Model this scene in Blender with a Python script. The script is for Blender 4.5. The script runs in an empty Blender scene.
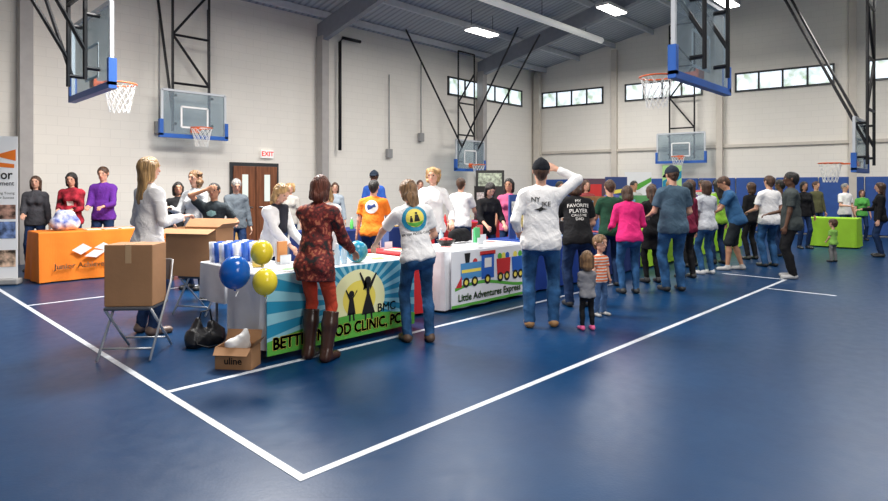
import bpy, math, random
import numpy as np
from mathutils import Vector, Matrix
from mathutils.bvhtree import BVHTree
random.seed(4)
sc=bpy.context.scene
COL=sc.collection
try:
    sc.view_settings.view_transform='Standard'
except Exception: pass
FWD=np.array([.72,.694]); RGT=np.array([.694,-.72])
def at(lat,dep):
    p=FWD*dep+RGT*lat
    return float(p[0]),float(p[1])
def bear(x,dep):          # horizontal bearing (tangent*586) and distance ahead of the viewpoint
    return at((x-444)/586*dep,dep)
YAW=-46.05
# ---------------------------------------------------------------- materials
MATS={}
def mat(name,col,rough=.6,metal=0,bump=0,bscale=20,var=0,vscale=6,emit=0,alpha=None,spec=.5,col2=None,stretch=None,sheen=0):
    if name in MATS: return MATS[name]
    m=bpy.data.materials.new(name); m.use_nodes=True
    nt=m.node_tree; b=nt.nodes['Principled BSDF']
    c=(*col,1)
    b.inputs['Base Color'].default_value=c
    b.inputs['Roughness'].default_value=rough; b.inputs['Metallic'].default_value=metal
    b.inputs['Specular IOR Level'].default_value=spec
    tc=nt.nodes.new('ShaderNodeTexCoord'); src=tc.outputs['Object']
    if stretch:
        mp=nt.nodes.new('ShaderNodeMapping'); mp.inputs['Scale'].default_value=stretch
        nt.links.new(src,mp.inputs['Vector']); src=mp.outputs['Vector']
    if var or col2:
        n=nt.nodes.new('ShaderNodeTexNoise'); n.inputs['Scale'].default_value=vscale; n.inputs['Detail'].default_value=4
        nt.links.new(src,n.inputs['Vector'])
        r=nt.nodes.new('ShaderNodeValToRGB')
        r.color_ramp.elements[0].position=.35; r.color_ramp.elements[1].position=.65
        c2=col2 if col2 else tuple(min(1,x*(1+var)) for x in col)
        c1=col if col2 else tuple(x*(1-var) for x in col)
        r.color_ramp.elements[0].color=(*c1,1); r.color_ramp.elements[1].color=(*c2,1)
        nt.links.new(n.outputs['Fac'],r.inputs['Fac']); nt.links.new(r.outputs['Color'],b.inputs['Base Color'])
    if bump:
        n=nt.nodes.new('ShaderNodeTexNoise'); n.inputs['Scale'].default_value=bscale; n.inputs['Detail'].default_value=3
        n.inputs['Distortion'].default_value=1.2 if name.startswith('cloth') or 'denim' in name else 0
        nt.links.new(src,n.inputs['Vector'])
        bp=nt.nodes.new('ShaderNodeBump'); bp.inputs['Strength'].default_value=bump; bp.inputs['Distance'].default_value=.02
        nt.links.new(n.outputs['Fac'],bp.inputs['Height']); nt.links.new(bp.outputs['Normal'],b.inputs['Normal'])
    if emit:
        b.inputs['Emission Color'].default_value=c; b.inputs['Emission Strength'].default_value=emit
    if alpha is not None: b.inputs['Alpha'].default_value=alpha
    MATS[name]=m; return m
def cloth(name,col,var=.12): return mat('cloth_'+name,col,.85,bump=.7,bscale=11,var=var,vscale=5,spec=.2)
def skin(name,col): return mat('skin_'+name,col,.5,var=.06,vscale=12)
def hairm(name,col): return mat('hair_'+name,col,.45,bump=1,bscale=70,var=.5,vscale=45,stretch=(1,1,.1))
SK={'light':skin('light',(.66,.36,.25)),'tan':skin('tan',(.5,.25,.15)),'dark':skin('dark',(.12,.055,.03))}
HA={'blond':hairm('blond',(.42,.25,.1)),'brown':hairm('brown',(.07,.032,.017)),'auburn':hairm('auburn',(.11,.028,.014)),
    'black':hairm('black',(.012,.01,.009)),'lightbrown':hairm('lightbrown',(.2,.11,.05)),'grey':hairm('grey',(.25,.24,.23))}
JEANS=mat('denim',(.025,.085,.2),.85,bump=.6,bscale=12,var=.4,vscale=7,spec=.2)
DJEANS=mat('dark_denim',(.012,.03,.085),.85,bump=.6,bscale=12,var=.3,vscale=7,spec=.2)
WHITE=cloth('white',(.84,.83,.83),.04); BLACKC=cloth('black',(.012,.012,.014))
BLK=mat('black_steel',(.012,.012,.015),.45,metal=.3,var=.1)
EYEW=mat('eye_white',(.75,.73,.7),.3); EYED=mat('eye_iris',(.03,.02,.015),.2); LIP=mat('lip',(.45,.12,.1),.4,var=.05)
# ---------------------------------------------------------------- mesh helpers
def link(o,parent=None):
    COL.objects.link(o)
    if parent is not None: o.parent=parent
    return o
def meta(o,label,category,group=None,kind=None):
    o['label']=label; o['category']=category
    if group: o['group']=group
    if kind: o['kind']=kind
    return o
def empty(name,loc,rz=0,label='',category='',group=None):
    o=bpy.data.objects.new(name,None); o.empty_display_size=.1
    o.location=loc; o.rotation_euler=(0,0,rz); link(o); meta(o,label,category,group); return o
def mobj(name,v,f,m,parent=None,smooth=False,loc=(0,0,0),rot=(0,0,0)):
    me=bpy.data.meshes.new(name); me.from_pydata([tuple(p) for p in v],[],[tuple(q) for q in f]); me.update()
    for mm in (m if isinstance(m,(list,tuple)) else [m]): me.materials.append(mm)
    if smooth: me.shade_smooth()
    o=bpy.data.objects.new(name,me); o.location=loc; o.rotation_euler=rot
    return link(o,parent)
def boxvf(c,s,bev=0):
    x,y,z=[k/2 for k in s]; cx,cy,cz=c
    v=[(cx+a*x,cy+b*y,cz+d*z) for a in(-1,1) for b in(-1,1) for d in(-1,1)]
    f=[(0,1,3,2),(4,6,7,5),(0,4,5,1),(2,3,7,6),(0,2,6,4),(1,5,7,3)]
    return v,f
def box(name,c,s,m,parent=None,bev=0,loc=(0,0,0),rot=(0,0,0)):
    v,f=boxvf(c,s); o=mobj(name,v,f,m,parent,loc=loc,rot=rot)
    if bev:
        b=o.modifiers.new('bev','BEVEL'); b.width=bev; b.segments=2
    return o
def boxes(name,lst,m,parent=None,loc=(0,0,0),rot=(0,0,0)):
    V=[];F=[]
    for c,s in lst:
        v,f=boxvf(c,s); n=len(V); V+=v; F+=[tuple(i+n for i in q) for q in f]
    return mobj(name,V,F,m,parent,loc=loc,rot=rot)
def tubes(name,polys,r,m,parent=None,seg=8,closed=False,loc=(0,0,0),rot=(0,0,0)):
    V=[];F=[]
    for pl in polys:
        pts=[Vector(p) for p in pl]; n=len(pts); base=len(V)
        for i,p in enumerate(pts):
            if closed: t=pts[(i+1)%n]-pts[i-1]
            else: t=pts[min(i+1,n-1)]-pts[max(i-1,0)]
            t.normalize()
            a=Vector((0,0,1)) if abs(t.z)<.9 else Vector((1,0,0))
            u=t.cross(a).normalized(); w=t.cross(u)
            rr=r[i] if isinstance(r,(list,tuple)) else r
            for k in range(seg):
                g=2*math.pi*k/seg; V.append(p+u*math.cos(g)*rr+w*math.sin(g)*rr)
        for i in range(n if closed else n-1):
            j=(i+1)%n
            for k in range(seg):
                k2=(k+1)%seg
                F.append((base+i*seg+k,base+i*seg+k2,base+j*seg+k2,base+j*seg+k))
        if not closed:
            F.append(tuple(base+k for k in range(seg))[::-1]); F.append(tuple(base+(n-1)*seg+k for k in range(seg)))
    return mobj(name,V,F,m,parent,smooth=seg>6,loc=loc,rot=rot)
def lathe(name,prof,m,parent=None,seg=24,loc=(0,0,0),rot=(0,0,0)):
    V=[];F=[]
    for r,z in prof:
        for k in range(seg):
            g=2*math.pi*k/seg; V.append((r*math.cos(g),r*math.sin(g),z))
    for i in range(len(prof)-1):
        for k in range(seg):
            k2=(k+1)%seg; F.append((i*seg+k,i*seg+k2,(i+1)*seg+k2,(i+1)*seg+k))
    F.append(tuple(range(seg))[::-1]); F.append(tuple((len(prof)-1)*seg+k for k in range(seg)))
    return mobj(name,V,F,m,parent,smooth=True,loc=loc,rot=rot)
TXT={}
def text2d(s,size):
    if s not in TXT:
        cu=bpy.data.curves.new('t','FONT'); cu.body=s; cu.size=1; cu.resolution_u=3
        cu.align_x='CENTER'; cu.align_y='CENTER'
        o=bpy.data.objects.new('t',cu); COL.objects.link(o)
        dg=bpy.context.evaluated_depsgraph_get()
        me=bpy.data.meshes.new_from_object(o.evaluated_get(dg))
        TXT[s]=([(v.co.x,v.co.y) for v in me.vertices],[tuple(p.vertices) for p in me.polygons])
        bpy.data.objects.remove(o); bpy.data.meshes.remove(me); bpy.data.curves.remove(cu)
    v,f=TXT[s]
    return [(a*size,b*size) for a,b in v],f
def circ(cx,cy,r,n=24,ry=None):
    ry=ry or r
    return [(cx+r*math.cos(2*math.pi*k/n),cy+ry*math.sin(2*math.pi*k/n)) for k in range(n)]
def flat(name,shapes,m,parent,y=0,loc=(0,0,0),rot=(0,0,0)):
    """shapes: 2D polygons drawn on the local xz plane, facing -y"""
    V=[];F=[]
    for sh in shapes:
        if isinstance(sh,tuple):
            n=len(V); V+=[(a,y,b) for a,b in sh[0]]; F+=[tuple(i+n for i in q) for q in sh[1]]
        else:
            n=len(V); V+=[(a,y,b) for a,b in sh]; F.append(tuple(range(n,n+len(sh))))
    return mobj(name,V,F,m,parent,loc=loc,rot=rot)
def txt(s,size,cx,cz,bold=0,sx=1,ang=0):
    v,f=text2d(s,size); ca,sa=math.cos(ang),math.sin(ang)
    offs=[(0,0)]
    if bold: offs=[(bold*size*math.cos(k*math.pi/4),bold*size*math.sin(k*math.pi/4)) for k in range(8)]
    V=[];F=[]
    for dx,dz in offs:
        n=len(V); V+=[(cx+dx+(a*sx)*ca-b*sa,cz+dz+(a*sx)*sa+b*ca) for a,b in v]; F+=[tuple(i+n for i in q) for q in f]
    return (V,F)
# ---------------------------------------------------------------- implicit surfaces
def A(*p): return np.array(p,dtype=float)
def nrm(v): return v/max(1e-9,np.linalg.norm(v))
def cap(a,b,ra,rb=None,k=.02,n=None,s=1,cuts=(),op='add'):
    return (op,np.array(a,float),np.array(b,float),ra,ra if rb is None else rb,k,n,s,cuts)
def sdf_mesh(prims,h,wr=0,infl=0):
    adds=[p for p in prims if p[0]=='add']
    lo=np.min([np.minimum(p[1],p[2])-(max(p[3],p[4])+infl)*max(1,p[7]) for p in adds],axis=0)-3*h-wr*3
    hi=np.max([np.maximum(p[1],p[2])+(max(p[3],p[4])+infl)*max(1,p[7]) for p in adds],axis=0)+3*h+wr*3
    dim=np.ceil((hi-lo)/h).astype(int)+1
    F=np.ones(dim,dtype=np.float32)
    ax=[lo[i]+h*np.arange(dim[i]) for i in range(3)]
    for op,a,b,ra,rb,k,n,s,cuts in prims:
        ex=infl if op=='add' else 0
        mr=(max(ra,rb)+ex)*max(1,s)+k+2*h+wr*3
        i0=np.maximum(0,np.floor((np.minimum(a,b)-mr-lo)/h).astype(int)); i1=np.minimum(dim,np.ceil((np.maximum(a,b)+mr-lo)/h).astype(int)+1)
        if np.any(i1<=i0): continue
        sl=tuple(slice(i0[i],i1[i]) for i in range(3))
        X=ax[0][sl[0]].reshape(-1,1,1).astype(np.float32);Y=ax[1][sl[1]].reshape(1,-1,1).astype(np.float32);Z=ax[2][sl[2]].reshape(1,1,-1).astype(np.float32)
        px,py,pz=X-a[0],Y-a[1],Z-a[2]; ba=b-a
        if n is not None and s!=1:
            q=1/s-1; c=n[0]*px+n[1]*py+n[2]*pz
            px=px+n[0]*c*q; py=py+n[1]*c*q; pz=pz+n[2]*c*q
            ba=ba+n*np.dot(n,ba)*q
        L=float(ba@ba)
        if L<1e-10:
            d=np.sqrt(px*px+py*py+pz*pz)-(ra+ex)
        else:
            t=np.clip((px*ba[0]+py*ba[1]+pz*ba[2])/L,0,1)
            d=np.sqrt((px-t*ba[0])**2+(py-t*ba[1])**2+(pz-t*ba[2])**2)-(ra+ex+(rb-ra)*t)
        for (cp,cn) in cuts:
            d=np.maximum(d,(X-cp[0])*cn[0]+(Y-cp[1])*cn[1]+(Z-cp[2])*cn[2])
        S=F[sl]
        if op=='add':
            hh=np.maximum(k-np.abs(S-d),0)/k
            F[sl]=np.minimum(S,d)-hh*hh*k*.25
        else: F[sl]=np.maximum(S,-d)
    if wr:
        X=ax[0].reshape(-1,1,1);Y=ax[1].reshape(1,-1,1);Z=ax[2].reshape(1,1,-1)
        g1=1-np.abs(np.sin(13*(Z*.75+X*.9)+2.2*np.sin(6*Z+5*Y)+1.5*np.sin(9*X)))
        g2=1-np.abs(np.sin(15*(Z*.9-X*.7+.4*Y)+1.9*np.sin(7*Z-3*X+1)))
        F-=(wr*(1.4*g1**2.5+1.4*g2**2.5+.5*np.sin(37*Z+23*X)*np.sin(29*Y+11*Z))-wr*.3).astype(np.float32)
    S=F<0
    c=[S[dx:dim[0]-1+dx,dy:dim[1]-1+dy,dz:dim[2]-1+dz] for dx in(0,1) for dy in(0,1) for dz in(0,1)]
    cnt=np.zeros(c[0].shape,np.int8)
    for q in c: cnt+=q
    act=np.argwhere((cnt>0)&(cnt<8))
    if len(act)==0: return None
    idm=np.full(c[0].shape,-1,np.int32); idm[act[:,0],act[:,1],act[:,2]]=np.arange(len(act))
    acc=np.zeros((len(act),3)); num=np.zeros(len(act))
    co=[(dx,dy,dz) for dx in(0,1) for dy in(0,1) for dz in(0,1)]
    fv=[F[act[:,0]+o[0],act[:,1]+o[1],act[:,2]+o[2]].astype(float) for o in co]
    for i in range(8):
        for j in range(i+1,8):
            if sum(abs(co[i][q]-co[j][q]) for q in range(3))!=1: continue
            m=(fv[i]<0)!=(fv[j]<0)
            t=np.where(m,fv[i]/np.where(m,fv[i]-fv[j],1),0)
            p=np.array(co[i])[None]+t[:,None]*(np.array(co[j])-np.array(co[i]))[None]
            acc+=np.where(m[:,None],p,0); num+=m
    V=(act+acc/num[:,None])*h+lo
    Q=[]
    for axi in range(3):
        b1,b2=(axi+1)%3,(axi+2)%3
        s0=[slice(None)]*3; s1=[slice(None)]*3; s0[axi]=slice(0,-1); s1[axi]=slice(1,None)
        E=S[tuple(s0)]!=S[tuple(s1)]
        idx=np.argwhere(E)
        ok=(idx[:,b1]>=1)&(idx[:,b2]>=1)&(idx[:,b1]<dim[b1]-1)&(idx[:,b2]<dim[b2]-1)
        idx=idx[ok]; ins=S[idx[:,0],idx[:,1],idx[:,2]]
        def cell(o1,o2):
            t=idx.copy(); t[:,b1]+=o1; t[:,b2]+=o2
            return idm[t[:,0],t[:,1],t[:,2]]
        q=np.stack([cell(-1,-1),cell(0,-1),cell(0,0),cell(-1,0)],1)
        q[~ins]=q[~ins][:,::-1]
        Q.append(q)
    Q=np.concatenate(Q); Q=Q[(Q>=0).all(1)]
    return V,Q
def npobj(name,VQ,m,parent):
    V,Q=VQ; me=bpy.data.meshes.new(name)
    me.vertices.add(len(V)); me.vertices.foreach_set('co',V.astype(np.float32).ravel())
    me.loops.add(len(Q)*4); me.loops.foreach_set('vertex_index',Q.astype(np.int32).ravel())
    me.polygons.add(len(Q)); me.polygons.foreach_set('loop_start',np.arange(0,len(Q)*4,4,dtype=np.int32))
    me.update(calc_edges=True); me.validate(); me.shade_smooth()
    me.materials.append(m)
    o=bpy.data.objects.new(name,me); return link(o,parent)
def rotv(v,axis,deg):
    return np.array(Matrix.Rotation(math.radians(deg),3,Vector(axis))@Vector(v))
def ik(a,t,l1,l2,hint):
    d=t-a; L=np.linalg.norm(d); mx=(l1+l2)*.999
    if L>mx: t=a+d/L*mx; d=t-a; L=mx
    L=max(L,abs(l1-l2)+.01)
    x=(l1*l1-l2*l2+L*L)/(2*L); y=math.sqrt(max(0,l1*l1-x*x))
    u=nrm(d); hp=hint-u*np.dot(hint,u); return a+u*x+nrm(hp)*y, t
NP=0
def person(px,dep,H,face,label,lean=0,side=0,hR=None,hL=None,eR=None,eL=None,sk='light',hair=('short','brown'),top=None,sleeve='short',hem=.1,
           bottom=None,bkind='long',shoe=(.03,.03,.03),yaw=0,pitch=0,fem=False,wide=1.,lod=.011,kid=False,cap_col=None,feet=None,collar=True,
           decals=None,extra=None,pos=None,long=.3,parts=None,belly=0,curlA=25):
    global NP; NP+=1
    x0,y0=pos if pos else bear(px,dep)
    E=empty('person',(x0,y0,0),math.radians(YAW-face),label,'person')
    s=H/1.75
    Z=A(0,0,1)
    hd=1.0
    if kid: hd=1.55
    legH=.95 if not kid else .78
    P=A(0,-math.sin(math.radians(lean))*.14,legH)
    T=rotv(Z,(1,0,0),-lean); T=rotv(T,(0,1,0),side)
    Fw=rotv(A(0,1,0),(1,0,0),-lean); Fw=nrm(Fw-T*np.dot(Fw,T)); R=np.cross(Fw,T)
    tl=.52 if not kid else .47
    N=P+T*tl; k_=tl/.52
    HY=rotv(Z,(1,0,0),-(lean*.75+pitch)); HY=rotv(HY,(0,1,0),side*.6)
    HF=rotv(A(0,1,0),(1,0,0),-(lean*.75+pitch)); HF=nrm(rotv(HF,HY,-yaw)); HR=np.cross(HF,HY)
    Hc=N+nrm(HY*.75+T*.25)*(.165 if not kid else .24)
    w=wide*(.93 if fem else 1.)
    if kid: w*=.92
    body=[]; 
    shw=.155*w
    tp=[cap(P-T*.02,P+T*.15*k_,.148*w,(.116 if fem else .134)*w,.03,Fw,.74),
        cap(P+T*.15*k_,P+T*.36*k_,(.116 if fem else .134)*w,.146*w,.03,Fw,.70),
        cap(N-T*.085-R*shw*.82,N-T*.085+R*shw*.82,.062,.062,.06,None,1),
        cap(N-T*.11,N-T*.03,.085*w,.048,.04,Fw,.75)]
    if fem and not kid:
        for q in(-1,1): tp.append(cap(P+T*.34+Fw*.07*w+R*q*.06,P+T*.33+Fw*.078*w+R*q*.06,.056,.054,.04))
    if belly: tp.append(cap(P+T*.12+Fw*.05,P+T*.2+Fw*.06,.12*belly,.12*belly,.06))
    bt=[cap(P-T*.05-Fw*.035+R*.07*q,P-T*.06-Fw*.045+R*.07*q,.095*w,None,.05) for q in(-1,1)]
    hipz=[P+R*.085*q*w-Z*.03 for q in(1,-1)]
    feet=feet or ((.11,0),(-.11,0))
    l1,l2=(.43,.43) if not kid else (.335,.335)
    knees=[];ank=[]
    for i in(0,1):
        an=A(feet[i][0],feet[i][1]-.02,.085); kk,an=ik(hipz[i],an,l1,l2,A(feet[i][0]*1.5,1,0)); knees.append(kk);ank.append(an)
    body+=tp+bt
    lf=(.94 if fem else 1) if not kid else .95
    def legs(i,tk=0):
        h_,k2,an=hipz[i],knees[i],ank[i]; md=k2*.65+an*.35+A(0,-.012,0)
        return [cap(h_,k2,.083*lf*w,(.051+tk)*lf,.03),cap(k2,md,(.050+tk)*lf,(.052+tk)*lf,.02),cap(md,an,(.052+tk)*lf,.034+tk,.02)]
    for i in(0,1):
        an=ank[i]
        body+=legs(i)+[cap(an+A(0,-.02,-.04),an+A(.015*(1-2*i),.13,-.055),.034,.03,.02)]
    sh=[N-T*.085+R*q*shw*1.02 for q in(1,-1)]
    al1,al2=(.285,.25) if not kid else (.22,.19)
    tg=[hR if hR is not None else (.25*w,.06,.0+legH-.1),hL if hL is not None else (-.25*w,.06,legH-.1)]
    hints=[eR if eR is not None else (.35,-1,-.4),eL if eL is not None else (-.35,-1,-.4)]
    elb=[];wri=[]
    for i in(0,1):
        e,t=ik(sh[i],np.array(tg[i],float),al1,al2,np.array(hints[i],float)); elb.append(e);wri.append(t)
        body+=[cap(sh[i],e,.045*min(w,1.1),.036,.03),cap(e,t,.037,.024,.02)]
        d=nrm(t-e)
        n=nrm(np.cross(d,R)) if abs(d[2])<.7 else nrm(R*(-1 if i==0 else 1))
        n=nrm(n-d*np.dot(n,d))
        if abs(d[2])<.7 and n[2]>0: n=-n
        sd=np.cross(d,n)
        if abs(d[2])<.7:
            if np.dot(sd,R)*(1 if i==0 else -1)>0: sd=-sd
        else:
            if np.dot(sd,Fw)<0: sd=-sd
        g=1 if not kid else .85
        body.append(cap(t+d*.02*g,t+d*.06*g,.034*g,.038*g,.015,n,.42))
        for j,(o,L) in enumerate(((.028,.066),(.0095,.076),(-.0095,.071),(-.027,.055))):
            b0=t+d*.085*g+sd*o*g
            d1=rotv(d,np.cross(d,n),curlA); d2=rotv(d,np.cross(d,n),curlA*2.3)
            body+=[cap(t+d*.06*g+sd*o*g,b0,.009*g,.009*g,.006),cap(b0,b0+d1*L*.5*g,.009*g,.0085*g,.004),cap(b0+d1*L*.5*g,b0+d1*L*.5*g+d2*L*.5*g,.0085*g,.007*g,.004)]
        tb=t+d*.03*g+sd*.026*g; td=nrm(d*.75+sd*.65); body+=[cap(tb,tb+td*.035*g,.012*g,.010*g,.008),cap(tb+td*.035*g,tb+td*.035*g+nrm(d*.95+sd*.2+n*.2)*.03*g,.010*g,.0085*g,.004)]
    q=hd if kid else (1.0 if fem else 1.05)
    def HP(r,f,u): return Hc+(HR*r+HF*f+HY*u)*q
    body+=[cap(N-T*.06,Hc-HY*.05*q-HF*.012,.054 if not fem else .043,.05 if not fem else .041,.02),
        cap(HP(0,-.018,.022),HP(0,.012,.026),.088*q,.084*q,.02,HR,.85),
        cap(HP(0,.03,.0),HP(0,.045,-.078),.060*q,.034*q,.03,HR,.95),
        cap(HP(-.03,.02,-.06),HP(.03,.02,-.06),.030*q,None,.03),
        cap(HP(0,.09,.012),HP(0,.107,-.024),.008*q,.0125*q,.012),
        cap(HP(-.018,.086,.03),HP(.018,.086,.03),.012*q,None,.015),
        cap(HP(-.012,.083,-.05),HP(.012,.083,-.05),.011*q,None,.012)]
    for g in(-1,1):
        body.append(cap(HP(g*.078,-.005,.005),HP(g*.08,-.008,-.018),.018*q,.012*q,.008,HR,.5))
        body.append(cap(HP(g*.032,.098,.010),HP(g*.03,.098,.010),.013*q,None,.001,op='sub'))
    def mk(name,pr,m,hh=lod,wr=0,infl=0):
        r=sdf_mesh(pr,hh/s,wr,infl)
        if r is None: return None
        return npobj(name,(r[0]*s,r[1]),m,E)
    mk('body',body,SK[sk],lod*.85)
    for g in(-1,1):
        c=HP(g*.032,.080,.010)*s; V=[];F=[];r_=.0125*q*s
        for i in range(7):
            th=math.pi*i/6
            for k in range(10):
                ph=2*math.pi*k/10
                V.append(tuple(c+(HF*math.cos(th)+HR*math.sin(th)*math.cos(ph)+HY*math.sin(th)*math.sin(ph))*r_))
        for i in range(6):
            for k in range(10): F.append((i*10+k,i*10+(k+1)%10,(i+1)*10+(k+1)%10,(i+1)*10+k))
        o=mobj('eye',V,F,[EYEW,EYED],E,smooth=True)
        for p in o.data.polygons:
            if p.index<20: p.material_index=1
    hc=HA[hair[1]]
    for g in(-1,1): tubes('eyebrow',[[tuple(HP(g*a,.093-abs(a-.03)*.3,b)*s) for a,b in((.014,.031),(.03,.036),(.048,.031))]],.0035*q*s,hc,E,seg=6)
    tubes('mouth',[[tuple(HP(a,b,-.052)*s) for a,b in((-.024,.081),(-.01,.092),(.01,.092),(.024,.081))]],[.002*s,.006*s,.006*s,.002*s],LIP,E,seg=6)
    hp=P-T*hem
    if top is not None:
        hemcut=((hp,-T),)
        sp=[p for p in tp]
        sp.append(cap(P+T*.12,P-T*(hem+.12),.138*w,.156*w,.04,Fw,.80))
        sp=[(p[0],p[1],p[2],p[3],p[4],p[5],p[6],p[7],hemcut) for p in sp]
        if hem>0.03: sp+=[(b[0],b[1],b[2],b[3],b[4],b[5],b[6],b[7],hemcut) for b in bt+[legs(0)[0],legs(1)[0]]]
        for i in(0,1):
            if sleeve=='none': continue
            e,t=elb[i],wri[i]
            if sleeve=='short':
                en=sh[i]*.3+e*.7; dd=nrm(e-sh[i]); sp.append(cap(sh[i],e,.048,.051,.03,cuts=((en,dd),)))
            else:
                dd=nrm(t-e); en=e*.06+t*.94
                if sleeve=='elbow': en=e*.5+t*.5
                sp+=[cap(sh[i],e,.044,.037,.03),cap(e,t,.037,.026,.02,cuts=((en,dd),))]
        if collar: sp.append(cap(N+T*.055-Fw*.01,Hc,.055,.08,.01,op='sub'))
        shirt=mk('shirt',sp,top,lod,wr=.0042 if lod<.013 else .003,infl=.014)
    if bottom is not None:
        bp=[tp[0]]+bt
        bp=[(b[0],b[1],b[2],b[3],b[4],b[5],b[6],b[7],((P+T*.05,T),)) for b in bp]
        for i in(0,1):
            h_,k2,an=hipz[i],knees[i],ank[i]; dd=nrm(an-k2)
            L=legs(i,{'slim':0,'boots':0}.get(bkind,.004 if fem else .010))
            if bkind=='shorts':
                bp+=[cap(h_,k2,.088*lf*w,.075,.03),cap(k2,an,.075,.075,.02,cuts=((k2+dd*.03,dd),))]
            else:
                cutp_=an-dd*.01 if bkind in('slim','boots') else an+dd*.035
                L[2]=cap(L[2][1],an+dd*.05,L[2][3],L[2][4] if bkind in('slim','boots') else (.043 if fem else .05),.02,cuts=((cutp_,dd),))
                bp+=L
        mk('trousers' if bkind!='shorts' else 'shorts',bp,bottom,lod,wr=.0036 if lod<.013 else .0025,infl=.006)
    sm=shoe if not isinstance(shoe,tuple) else mat('shoe_%d%d%d'%tuple(int(c*100) for c in shoe),shoe,.45,var=.1)
    for i in(0,1):
        an=ank[i]; f0=((A(0,0,0),A(0,0,-1)),)
        sd=1-2*i
        pr=[cap(A(an[0],an[1]-.025,.042),A(an[0]+.02*sd,an[1]+.145,.03),.043,.04,.02,A(0,0,1),.85,cuts=f0),cap(A(an[0],an[1]-.01,.05),A(an[0],an[1]-.005,.085),.042,.042,.03,cuts=((A(0,0,.105),Z),))]
        if bkind=='boots':
            k2=knees[i]; tpz=k2*.88+an*.12; pr+=[cap(an,k2*.6+an*.4,.046,.064,.03),cap(k2*.6+an*.4,k2,.064,.066,.03,cuts=((tpz,nrm(k2-an)),))]
        mk('boot' if bkind=='boots' else 'shoe',pr,sm,min(lod,.011),infl=.004 if bkind!='boots' else .009)
    st=hair[0]
    if st!='bald':
        hr=[cap(HP(0,-.022,.026),HP(0,.008,.032),.092*q,.088*q,.02,HR,.88)]
        if st in('short',): hr.append(cap(HP(0,-.05,-.02),HP(0,-.05,-.05),.058*q,.046*q,.03,HR,1.05))
        if st in('long','mid'):
            L=long if st=='long' else .12
            hr+=[cap(HP(0,-.045,.0),HP(0,-.05,-.09),.074*q,.068*q,.04,HF,.8)]
            e1=HP(0,-.06,-.09); e2=(HP(0,-.06,0)-(HY*.3+T*.7)*L)-Fw*.03*(L>.14)
            hr+=[cap(e1,e2,.066*q,.046*q,.04,HF,.5)]
            if L>.14:
                for g in(-1,1): hr.append(cap(HP(g*.05,-.05,-.09),e2+HR*g*.045+HY*.03,.035*q,.026,.02,HF,.6))
            for g in(-1,1): hr.append(cap(HP(g*.07,-.005,.02),HP(g*.066,-.005,-.11),.028*q,.028*q,.03))
        if st=='pony': hr+=[cap(HP(0,-.1,.02),HP(0,-.125,-.12),.035*q,.02*q,.02),cap(HP(0,-.05,-.01),HP(0,-.05,-.03),.06*q,None,.03)]
        if st=='curly':
            rr=random.Random(NP)
            for _ in range(26):
                a=rr.uniform(0,2*math.pi); u=rr.uniform(-.12,.1); ra=.08*math.sqrt(max(.1,1-(u/.14)**2))
                f=math.cos(a)*ra; 
                if f>.03 and u<.06: f=-f
                hr.append(cap(HP(math.sin(a)*ra,f-.015,u),HP(math.sin(a)*ra,f-.015,u),rr.uniform(.026,.038)*q,None,.015))
        hr.append(cap(HP(0,.115,-.11),HP(0,.105,.0),.082*q,.058*q,.01,HR,.85,op='sub'))
        if st in('short','bun','pony'):
            hr.append(cap(HP(-.09,.05,-.06),HP(.09,.05,-.06),.062*q,None,.01,op='sub'))
        mk('hair',hr,hc,min(lod,.010),wr=.002)
    if cap_col is not None:
        cm=cloth('cap_%d%d%d'%tuple(int(c*100) for c in cap_col),cap_col)
        cutp=((HP(0,0,.018),-nrm(HY-HF*.12)),)
        mk('cap',[cap(HP(0,-.02,.03),HP(0,.008,.034),.099*q,.095*q,.02,HR,.9,cuts=cutp),cap(HP(0,-.01,.1),HP(0,-.01,.124),.03*q,.008*q,.05),cap(HP(0,.07,.035),HP(0,.14,.022),.07*q,.06*q,.01,HY,.12)],cm,.008)
    if decals and top is not None:
        shirt.data.update()
        bv=BVHTree.FromPolygons([v.co for v in shirt.data.vertices],[tuple(p.vertices) for p in shirt.data.polygons])
        for (nm,shapes,m,sidev,*lay) in decals:
            V=[];F=[]; off=.007+(.002*lay[0] if lay else 0)
            for shp in shapes:
                if isinstance(shp,tuple): vv,ff=shp
                else:
                    cxx=sum(a for a,b in shp)/len(shp); cyy=sum(b for a,b in shp)/len(shp)
                    vv=[(cxx,cyy)]; ff=[]
                    nn=len(shp)
                    for lev in(.33,.66,1.): vv=vv+[(cxx+(a-cxx)*lev,cyy+(b-cyy)*lev) for a,b in shp]
                    for i in range(nn):
                        j=(i+1)%nn; ff.append((0,1+i,1+j))
                        for l in(0,1): ff.append((1+l*nn+i,1+(l+1)*nn+i,1+(l+1)*nn+j,1+l*nn+j))
                n=len(V)
                for a,b in vv:
                    a2=a if sidev<0 else -a
                    base=P*s+(T*b+R*a2)
                    og=Vector(base+Fw*sidev*1.0); hit=bv.ray_cast(og,Vector(-Fw*sidev))
                    pt=hit[0] if hit[0] is not None else Vector(base+Fw*sidev*.15*s)
                    V.append(tuple(pt+Vector(Fw*sidev)*off))
                F+=[tuple(i+n for i in qd) for qd in ff]
            mobj(nm,V,F,m,E)
    if extra: extra(E,dict(P=P,T=T,N=N,Hc=Hc,Fw=Fw,R=R,s=s,HP=HP,wri=wri,mk=mk,HF=HF,HY=HY,elb=elb))
    return E
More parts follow.
